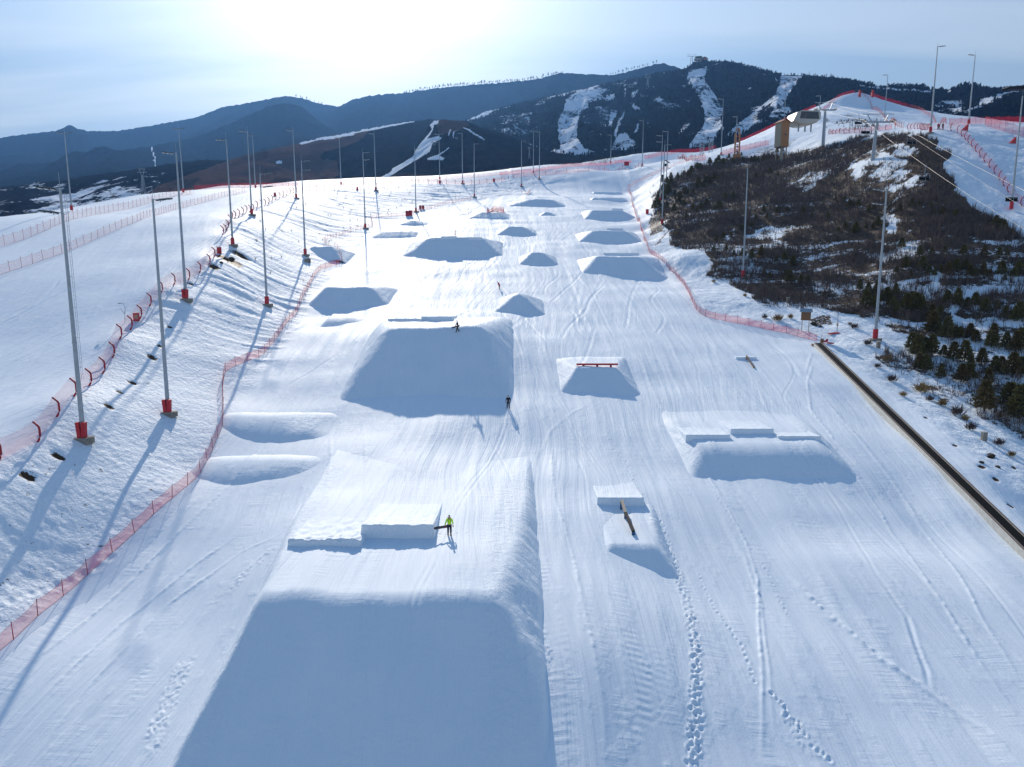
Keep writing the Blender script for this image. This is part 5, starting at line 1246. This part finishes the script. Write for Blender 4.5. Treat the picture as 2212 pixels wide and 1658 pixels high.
# lift hut with tall legs
def P_at(a, b, d): q = at(a, b, d); return Vector(q)
q = P_at(1689, 297, 300); q.z = gz(q.x, q.y)-.5; zt = ray(1689,266); ztop = zt[2]/zt[1]*q.y
hz = ztop-q.z; wd = 21/F*q.y
o = empty('lift_hut', q, R(16)); tag(o, 'tall orange and cream walled hut on stilts with a red-brown gable roof', 'hut')
hb = hz*.40
MB().box((0,0,hb+(hz-hb)/2),(wd*.9,wd*1.0,hz-hb)).build('wall', M['orange'], o)
MB().box((-wd*.45-.05,0,hb+(hz-hb)/2),(.1,wd*.98,hz-hb-.2)).build('side_wall', M['cream'], o)
for s in (-1, 1): MB().box((s*wd*.28,0,hz+wd*.14),(wd*.68,wd*1.25,.16), Matrix.Rotation(R(30*s),3,'Y')).build('roof', M['roofred'], o)
MB().prism([(-wd*.45,hz-.05),(0,hz+wd*.25),(wd*.45,hz-.05)], -wd*.5, wd*.5).build('gable', M['orange'], o)
MB().box((wd*.02,-wd*.5-.04,hb+(hz-hb)*.5),(wd*.16,.06,wd*.2)).build('window', M['glass'], o)
for sx in (-.27, .27):
    for sy in (-.42, .42): MB().box((sx*wd,sy*wd,hb/2-.1),(.35,.35,hb+.3)).build('leg', M['cream'], o)
MB().box((0,0,hb-.1),(wd*.6,wd*.95,.2)).build('floor', M['concrete'], o)
# chairlift station
def lift_station(px, py, d, wpx, label, rz=0.2, sc=1.):
    q = P_at(px, py, d); q.z = max(q.z-.3, gz(q.x, q.y)) if d < 700 else q.z
    w = wpx/F*d; o = empty('chairlift_station', q, rz); tag(o, label, 'chairlift station')
    hh = w*.62
    ol = [(-w*.5,hh*.42),(-w*.36,hh*.9),(-w*.2,hh),(w*.42,hh),(w*.5,hh*.9),(w*.5,hh*.55),(w*.38,hh*.42),(w*.1,hh*.26),(-w*.18,hh*.26)]
    MB().prism(ol, -w*.25, w*.4).build('housing', M['white'] if d < 700 else M['cream'], o)
    MB().prism([(-w*.26,hh*.56),(-w*.22,hh*.94),(w*.40,hh*.94),(w*.44,hh*.56)], -w*.25-.06, -w*.25-.003).build('dark_glazing', M['glass'], o)
    MB().prism([(-w*.47,hh*.40),(-w*.17,hh*.22),(w*.1,hh*.22),(w*.38,hh*.38),(w*.36,hh*.44),(w*.1,hh*.30),(-w*.16,hh*.30),(-w*.42,hh*.46)], -w*.25-.03, -w*.1).build('soffit', M['woodlight'], o)
    for sx in (-.16, .08, .3): MB().tube([(w*sx,0,-.5),(w*sx,0,hh*.4)], w*.028, 8).build('column', M['mast'], o)
    return o, w
lift_station(1722+12, 281, 312, 62, 'white chairlift station with a dark glazed front on the hill shoulder', .12)
lift_station(1508, 134, 1590, 17, 'tiny dark chairlift station on the mountain summit', -.25)
q = P_at(1520.5, 134.5, 1600); o = empty('summit_hut', q); tag(o, 'small reddish hut beside the summit lift station', 'hut'); MB().box((0,0,3.5),(15,9,7)).build('wall', M['orange'], o); MB().prism([(-8,7),(0,10.5),(8,7)], -5, 5).build('roof', M['roofred'], o)
# lift towers
def lift_tower(base, topy, label, armw, d=None, two=False, leanx=0.):
    if d: q = P_at(base[0], base[1], d); q.z = gz(q.x, q.y) if d < 600 else q.z
    else: q = on(*base)
    r = ray(base[0], topy); h = r[2]/r[1]*q.y-q.z; o = empty('lift_tower', q); tag(o, label, 'lift tower'); t = max(.45, h*.035)
    if two:
        for s in (-1, 1): MB().tube([(s*h*.13,0,-1),(s*h*.06,0,h*.85)], [t,t*.7], 6).build('leg', M['mast'], o)
    else: MB().tube([(0,0,-.5),(leanx*.6,0,h*.75),(leanx,0,h*.82)], [t*1.2,t*.85,t*.8], 12).build('column', M['mast'], o)
    MB().box((leanx,0,h*.83),(armw,t*.9,t*.9)).build('crossarm', M['mast'], o)
    MB().box((leanx,0,h),(armw*1.05,t*.35,t*.35)).build('maintenance_beam', M['mast'], o)
    for s in (-1, 1):
        MB().tube([(leanx+s*armw*.22,0,h*.84),(leanx+s*armw*.36,0,h)], t*.28, 6).build('frame_strut', M['mast'], o)
        sh = MB(); 
        for k in range(4): sh.tube([(leanx+s*armw*.48-.12,-1.2+k*.8,h*.83+.3),(leanx+s*armw*.48+.12,-1.2+k*.8,h*.83+.3)], .34, 10)
        sh.box((leanx+s*armw*.48,0,h*.83+.05),(.18,3.4,.22)); sh.build('sheave_train', M['darkmetal'], o)
    return o, q, h
T1, q1, h1 = lift_tower((1885,347), 247, 'nearer lift tower with a wide T-shaped crossarm on the brushy hill', 9.5, 226, leanx=.7)
T2, q2, h2 = lift_tower((1779,297), 222, 'lift tower in front of the chairlift station', 8.5, 300)
lift_tower((1493.5,142), 118, 'twin-leg lift tower beside the summit station', 20, 1585, True)
# haul ropes
def rope(label, pts, sag=1.0, w=.032):
    pts = [Vector(p) for p in pts]; V = []
    for a, b in zip(pts[:-1], pts[1:]):
        for k in range(24): t = k/24; q = a.lerp(b, t); q.z -= sag*4*t*(1-t)*(a-b).length/90; V.append(q)
    V.append(pts[-1]); c = V[0].copy(); o = MB().tube([v-c for v in V], w, 6).build('haul_rope', M['wire'], None, c, True); tag(o, label, 'cable', 'ropes of the chairlift'); return V
def up(o_q, dx, dz): return Vector((o_q.x+dx, o_q.y, o_q.z+dz))
zA1 = h1*.83+.65; zA2 = h2*.83+.65
far3 = P_at(2330, 515, 100); far3b = P_at(2330, 470, 112)
Lr = rope('left haul rope with the near chair, passing both lift towers', [up(q2,-4.1,zA2), up(q1,-3.9,zA1), P_at(2116,437,150), P_at(2330,560,118)], .5)
Rr = rope('right haul rope crossing the curved-post fence to the right edge', [up(q2,4.1,zA2), up(q1,5.2,zA1), P_at(2212,412,150), P_at(2330,478,125)], .5)
rope('thin upper signal cable above the two haul ropes', [up(q2,0,h2+.2), up(q1,.7,h1+.2), P_at(2212,449,146), P_at(2330,520,120)], .5, .03)
# chairs
def chair(p, label, rz=0., hood=True):
    o = empty('lift_chair', p, rz); tag(o, label, 'chairlift chair', 'chairs hanging from the lift')
    MB().tube([(0,0,0),(0,.1,-.6),(0,.25,-1.9)], .05, 6).box((0,0,.02),(.3,.5,.2)).build('hanger', M['mast'], o)
    MB().tube([(-1.35,.25,-3.2),(-1.35,.25,-1.95),(-1.25,.25,-1.85),(1.25,.25,-1.85),(1.35,.25,-1.95),(1.35,.25,-3.2)], .045, 6).build('frame', M['mast'], o)
    MB().box((0,0,-3.3),(2.7,.55,.12)).build('seat', M['blackcloth'], o); MB().box((0,.3,-2.85),(2.7,.08,.75)).build('backrest', M['black'], o)
    MB().tube([(-1.3,-.3,-2.7),(1.3,-.3,-2.7)], .03, 6).tube([(0,-.3,-2.7),(0,-.5,-3.9),(.4,-.5,-4.0)], .03, 6).build('safety_bar', M['mast'], o)
    return o
def on_rope(V, px):
    best = min(V, key=lambda v: abs(proj(v.x, v.y, v.z)[0]-px)); return best
def rope_at(V, px):
    for a, b in zip(V[:-1], V[1:]):
        xa = proj(a.x, a.y, a.z)[0]; xb = proj(b.x, b.y, b.z)[0]
        if (xa-px)*(xb-px) <= 0: return a.lerp(b, (px-xa)/(xb-xa+1e-9))
    return V[-1]
chair(rope_at(Lr, 2000), 'chair with a folded bar hanging over the brush, nearest complete one')
chair(rope_at(Rr, 1972), 'dark chair under the right rope above a snow patch')
chair(rope_at(Rr, 2190), 'chair with a long black seat beside the last fence mast')
chair(rope_at(Lr, 1872), 'chair with two riders just left of the nearer lift tower')
chair(rope_at(Rr, 1856), 'distant chair before the row of curved posts')
# arch sign, gantry, pavilion, top gate, canopy
q = P_at(1592, 326, 330); q.z = gz(q.x, q.y); k = q.y/F; o = empty('arch_sign', q, .3); tag(o, 'tall narrow orange-red arch with vertical lettering shapes beside the red net', 'arch sign')
H_ = 62*k; w_ = 13*k
MB().tube([(-w_*.4,0,-.5),(-w_*.4,0,H_*.8),(-w_*.3,0,H_*.93),(0,0,H_),(w_*.3,0,H_*.93),(w_*.4,0,H_*.8),(w_*.4,0,-.5)], .38, 8).build('arch_frame', M['orange'], o)
sg = MB(); 
for k_ in range(4): 
    z0 = H_*(.78-.16*k_); sg.box((0,0,z0),(w_*.4,.2,.25)); sg.box((0,0,z0-.6),(.25,.2,1.2)); sg.box((-.4,0,z0-.8),(.22,.2,.8), Matrix.Rotation(.5,3,'Y')); sg.box((.4,0,z0-.8),(.22,.2,.8), Matrix.Rotation(-.5,3,'Y'))
sg.build('characters', M['roofred'], o); MB().box((0,0,H_*.08),(w_*1.25,1.,H_*.14)).build('base', M['orange'], o)
def truss(label, a, b, d, hpx):
    q = P_at(a, b, d); q.z = gz(q.x, q.y); k = q.y/F; h = hpx*k; w = 7*k; o = empty('steel_gantry', q); tag(o, label, 'gantry', 'steel truss gantries')
    for sx in (-1, 1):
        for sy in (-1, 1): MB().tube([(sx*w/2,sy*w/2,-.3),(sx*w/2,sy*w/2,h)], .1, 5).build('post', M['mast'], o)
    br = MB()
    for k_ in range(5):
        z0 = h*k_/5; z1 = h*(k_+1)/5; br.tube([(-w/2,-w/2,z0),(w/2,-w/2,z1)], .07, 4).tube([(w/2,w/2,z0),(-w/2,w/2,z1)], .07, 4).tube([(-w/2,-w/2,z1),(w/2,-w/2,z1)], .07, 4)
    br.build('bracing', M['mast'], o)
truss('left lattice tower of the steel gantry below the ski mountain', 1516, 338, 380, 27); truss('right lattice tower of the steel gantry below the ski mountain', 1535, 335, 385, 28)
p = on(1437, 366); o = empty('pavilion', p); tag(o, 'tiny gable-roofed wooden pavilion behind the group of three masts', 'pavilion')
for sx in (-1, 1): MB().box((sx*1.1,0,1.6),(.25,.25,3.4)).build('post', M['wood'], o)
MB().box((0,0,2.2),(1.8,.2,1.4)).build('panel', M['black'], o); MB().prism([(-2.2,3.2),(0,4.5),(2.2,3.2),(2.2,3.4),(0,4.8),(-2.2,3.4)], -1, 1).build('roof', M['wood'], o)
p = P_at(1871, 203, 475); p.z = gz(p.x, p.y); o = empty('start_gate', p); tag(o, 'red start gate at the top of the upper mound piste', 'start gate')
for s in (-1, 1): MB().box((s*4.3,0,1.6),(1.2,1.,4.6)).build('post', M['red'], o)
MB().box((0,0,2.9),(7.4,.3,.5)).build('banner', M['blackcloth'], o)
p = P_at(2205, 191, 200); o = empty('canopy_roof', p, .05); tag(o, 'dark flat roof corner cutting in at the upper right edge', 'roof'); MB().prism([(-4.4,.0),(-3.9,-.5),(9,-.1),(9,1.15)], -1, 1.5).build('roof_slab', M['blackcloth'], o); MB().prism([(-4.4,.02),(9,1.17),(9,1.3),(-4.3,.15)], -1.1, 1.6).build('roof_edge', M['darkmetal'], o)
zg = gz(p.x+6, p.y); MB().tube([(6,0,zg-p.z-.5),(6,0,.1)], .3, 8).build('column', M['mast'], o)
# fallen triangular flags / pads on the upper right piste
for a, b, lab in [((1570,1125),None,'red wedge-shaped pad standing on the snow behind the tall sky mast'),((2085,1265),None,'red wedge-shaped pad lying on the upper right piste near the frame edge')]:
    x_, y_ = c5(a)[0]; p = on(x_, y_+2); o = empty('red_wedge', p, .4); tag(o, lab, 'padding'); MB().prism([(-1.3,0),(1.1,0),(1.1,1.9),(.9,1.9)], -.25, .25).build('pad', M['red'], o); MB().box((1.15,0,.95),(.12,.6,1.9)).build('spine', M['redpost'], o)
# transmission pylons on the hills
def pylon(label, a, b, d, hpx):
    q = P_at(a, b, d); k = d/F; h = hpx*k; o = empty('pylon', q); tag(o, label, 'pylon', 'transmission pylons on the hills'); w = h*.17; t = max(.12, h*.012)
    body = MB()
    for sx in (-1, 1):
        for sy in (-1, 1): body.tube([(sx*w/2,sy*w/2,-2),(sx*w*.12,sy*w*.12,h*.72)], t, 4)
        body.tube([(sx*w*.12,0,h*.7),(sx*w*.7,0,h)], t, 4)
    for k_ in range(6):
        z0 = h*.72*k_/6; z1 = h*.72*(k_+1)/6; f0 = w/2*(1-.76*k_/6); f1 = w/2*(1-.76*(k_+1)/6); body.tube([(-f0,-f0,z0),(f1,-f1,z1)], t*.7, 4).tube([(f0,-f0,z0),(-f1,-f1,z1)], t*.7, 4)
    body.build('lattice', M['mast'], o); MB().box((0,0,h),(w*1.7,t*2,t*2)).box((0,0,h*.86),(w*2.4,t*2,t*2)).build('crossarm', M['mast'], o)
pylon('pale pylon with a wide head before the dark hill at far left', *cc(0,100,2.2115,[(1240,1440)])[0], 640, 48)
pylon('slim lattice pylon high on the ski mountain, left one', *c3((1465,655))[0], 1350, 34)
pylon('slim lattice pylon high on the ski mountain, right one', *c3((1612,570))[0], 1420, 34)
pylon('small pylon on the low central hill', *c2_((1955,1050))[0], 800, 20)
pylon('second small pylon lower on the central hill', *c2_((1763,1140))[0], 760, 36)
pylon('small bluish pylon at the foot of the ski mountain', *c3((592,1135))[0], 700, 20)
pylon('leaning small trestle on the skyline right of the summit', *c4((1548,555))[0], 1450, 10)

# ------------------------------------------------------------------ people
def skin_fig(name, J, E, parent, mat, sub=2, root=0):
    me = bpy.data.meshes.new(name); me.from_pydata([j[:3] for j in J], E, []); me.materials.append(mat)
    o = link(name, me, parent); m_ = o.modifiers.new('skin', 'SKIN'); s = o.modifiers.new('sub', 'SUBSURF'); s.levels = sub; s.render_levels = sub
    m_.use_smooth_shade = True
    for i, j in enumerate(J): me.skin_vertices[0].data[i].radius = (j[3], j[4] if len(j) > 4 else j[3]); me.skin_vertices[0].data[i].use_root = (i == root)
    return o
def person(label, p, rz, jacket, trousers, hat, stride=.12, bend=0., armL=(.0,0), armR=(.0,0), sc=1., boots='blackcloth', vest=None):
    """facing -y; bend leans the trunk forwards"""
    o = empty('person', p, rz); o.scale = (sc,)*3; tag(o, label, 'person')
    s = math.sin(bend); c = math.cos(bend)
    def T(x, y, z):                     # rotate the trunk about the hips (z=.93)
        dz = z-.93; return (x, y*c-dz*s, .93+dz*c+y*s)
    hipL, hipR = (.10,0,.90), (-.10,0,.90)
    kL, kR = (.11,-stride*.7-.03,.50), (-.11,stride*.15-.04,.49); aL, aR = (.11,-stride*.9,.09), (-.11,stride,.09)
    tL, tR = (.13,-stride*.9-.18,.04), (-.13,stride-.18,.04)
    shL, shR = T(.19,0,1.42), T(-.19,0,1.42); elL, elR = T(.27,.03-armL[0]*.6,1.15), T(-.27,.03-armR[0]*.6,1.15)
    haL, haR = T(.27+armL[1],-.05-armL[0],.92), T(-.27-armR[1],-.05-armR[0],.92)
    pel = (0,0,.93); ch = T(0,0,1.25); nk = T(0,-.01,1.50); hd = T(0,-.03,1.62); ht = T(0,-.03,1.72)
    J = [pel+(.14,.10), T(0,0,1.08)+(.13,.09), ch+(.16,.11), nk+(.055,.055), hd+(.085,.10), ht+(.07,.08),
         shL+(.06,), elL+(.045,), haL+(.035,), shR+(.06,), elR+(.045,), haR+(.035,),
         hipL+(.085,), kL+(.06,), aL+(.045,), tL+(.04,.04), hipR+(.085,), kR+(.06,), aR+(.045,), tR+(.04,.04)]
    J = [tuple(j) if len(j) == 5 else tuple(j)+(j[3],) for j in J]
    E = [(0,1),(1,2),(2,3),(3,4),(4,5),(2,6),(6,7),(7,8),(2,9),(9,10),(10,11),(0,12),(12,13),(13,14),(14,15),(0,16),(16,17),(17,18),(18,19)]
    skin_fig('body', J, E, o, M['skin'])
    k = 1.28
    jj = [pel+(.17,.13), T(0,0,1.08)+(.165,.125), ch+(.185,.135), T(0,0,1.42)+(.10,.08), shL+(.085,.085), elL+(.068,.068), T(*(np.array([.27+armL[1]*.8,-.04-armL[0]*.85,.98])))+(.055,.055), shR+(.085,.085), elR+(.068,.068), T(*(np.array([-.27-armR[1]*.8,-.04-armR[0]*.85,.98])))+(.055,.055)]
    skin_fig('jacket', jj, [(0,1),(1,2),(2,3),(2,4),(4,5),(5,6),(2,7),(7,8),(8,9)], o, M[jacket])
    tj = [(0,0,.92,.155,.12), (.10,0,.84,.115,.115), kL+(.088,.088), (aL[0],aL[1],.13,.072,.072), (-.10,0,.84,.115,.115), kR+(.088,.088), (aR[0],aR[1],.13,.072,.072)]
    skin_fig('trousers', tj, [(0,1),(1,2),(2,3),(0,4),(4,5),(5,6)], o, M[trousers])
    hx = [T(0,-.025,1.655)+(.108,.118), T(0,-.02,1.76)+(.075,.08)]
    skin_fig('hat', hx, [(0,1)], o, M[hat], 2)
    for a_, t_ in ((aL,tL),(aR,tR)): skin_fig('boot', [(a_[0],a_[1]+.03,.16,.07,.07),(a_[0],a_[1]+.02,.06,.075,.075),(t_[0],t_[1]-.02,.055,.06,.055)], [(0,1),(1,2)], o, M[boots], 1)
    for ha_, sg_ in ((haL, 1), (haR, -1)):
        h_ = Vector(ha_); f = [(h_.x,h_.y,h_.z,.045,.03),(h_.x,h_.y-.02,h_.z-.09,.045,.025)]
        tips = [(h_.x-.03+.02*q,h_.y-.035,h_.z-.17-.012*(1.5-abs(q-1.5)),.012,.012) for q in range(4)]; th = (h_.x-sg_*.055,h_.y-.04,h_.z-.10,.013,.013)
        skin_fig('glove', f+tips+[th], [(0,1)]+[(1,2+q) for q in range(4)]+[(0,6)], o, M['glove'], 1)
    if vest:
        for s_ in (-1, 1): skin_fig('backpack_strap', [T(s_*.10,-.15,1.42)+(.022,.015),T(s_*.13,-.165,1.28)+(.022,.015),T(s_*.15,-.12,1.12)+(.022,.015)], [(0,1),(1,2)], o, M['blackcloth'], 1)
        b_ = T(0,.2,1.25); MB().box(b_,(.30,.14,.42)).build('backpack', M['blackcloth'], o)
    return o
pn = on(971,1157); person('person in neon yellow jacket walking with a board held at the side', pn, .12, 'neon', 'navy', 'blackcloth', .10, .02, (.05,.03),(.08,.10), 1.06, vest=True)
o = skin_fig('snowboard', [(-.72,0,.03,.11,.012),(-.45,0,0,.14,.012),(.0,0,0,.125,.012),(.45,0,0,.14,.012),(.72,0,.03,.11,.012)], [(0,1),(1,2),(2,3),(3,4)], None, M['board'], 1)
o.location = pn+Vector((-.62,-.15,.80)); o.rotation_euler = (R(80),R(-6),R(10)); tag(o, 'dark board carried under the arm of the person in neon', 'snowboard')
pw = on(1098,883); person('person in dark clothes walking up the lit floor right of the big jump', pw, math.pi+.2, 'blackcloth', 'blackcloth', 'blackcloth', .16, .10, (.05,.05),(.05,.05), 1.08)
pj = on(989,718); person('person in dark clothes striding at the edge of the big jump', pj, -1.2, 'navy', 'blackcloth', 'blackcloth', .26, .12, (.12,.18),(.25,.1), 1.08)
o = skin_fig('snowboard', [(-.72,0,.03,.10,.012),(-.4,0,0,.13,.012),(.4,0,0,.13,.012),(.72,0,.03,.10,.012)], [(0,1),(1,2),(2,3)], None, M['board'], 1); o.location = pj+Vector((-.35,.1,.85)); o.rotation_euler = (R(80),R(-15),R(25)); tag(o, 'board held by the person on the edge of the big jump', 'snowboard')
pr = on(1079,625); person('person in red outfit bending forward beside the pyramid jump', pr, -1.1, 'redcloth', 'redcloth', 'blackcloth', .06, .65, (.15,0),(.15,0), 1.1)
for a, b, jk, lab in [(2026,281,'redcloth','person in red standing by the curved fence near the sky mast'),(2036,281,'navy','person in dark blue standing right of the person in red')]:
    person(lab, on(a, b), .3, jk, 'navy' if jk == 'redcloth' else 'blackcloth', 'blackcloth', .1, .05, sc=1.25)
for i_, (a, b) in enumerate([(1469,345),(1474,345),(1478,345)]):
    person(['tiny skier at the left of the distant trio by the corridor gate','middle tiny skier of the distant trio by the corridor gate','right tiny skier of the distant trio by the corridor gate'][i_], on(a, b), .4*i_, 'green' if i_ else 'navy', 'blackcloth', 'blackcloth', .08, .05, sc=1.1)

# ------------------------------------------------------------------ air
def haze_box():
    m, t, b, o = newmat('haze'); t.nodes.remove(b); v = t.nodes.new('ShaderNodeVolumePrincipled')
    v.inputs['Color'].default_value = (.15,.38,.85,1); v.inputs['Density'].default_value = HAZE; v.inputs['Anisotropy'].default_value = .6
    t.links.new(v.outputs[0], o.inputs['Volume'])
    x0, x1, y0, y1, z0, z1 = -3600, 3600, -300, 5200, -77, 640
    h = MB().box(((x0+x1)/2,(y0+y1)/2,(z0+z1)/2),(x1-x0,y1-y0,z1-z0)).build('haze', m); tag(h, 'thin blue haze in the valley air', kind='stuff')
HAZE = .00006
if HAZE: haze_box()
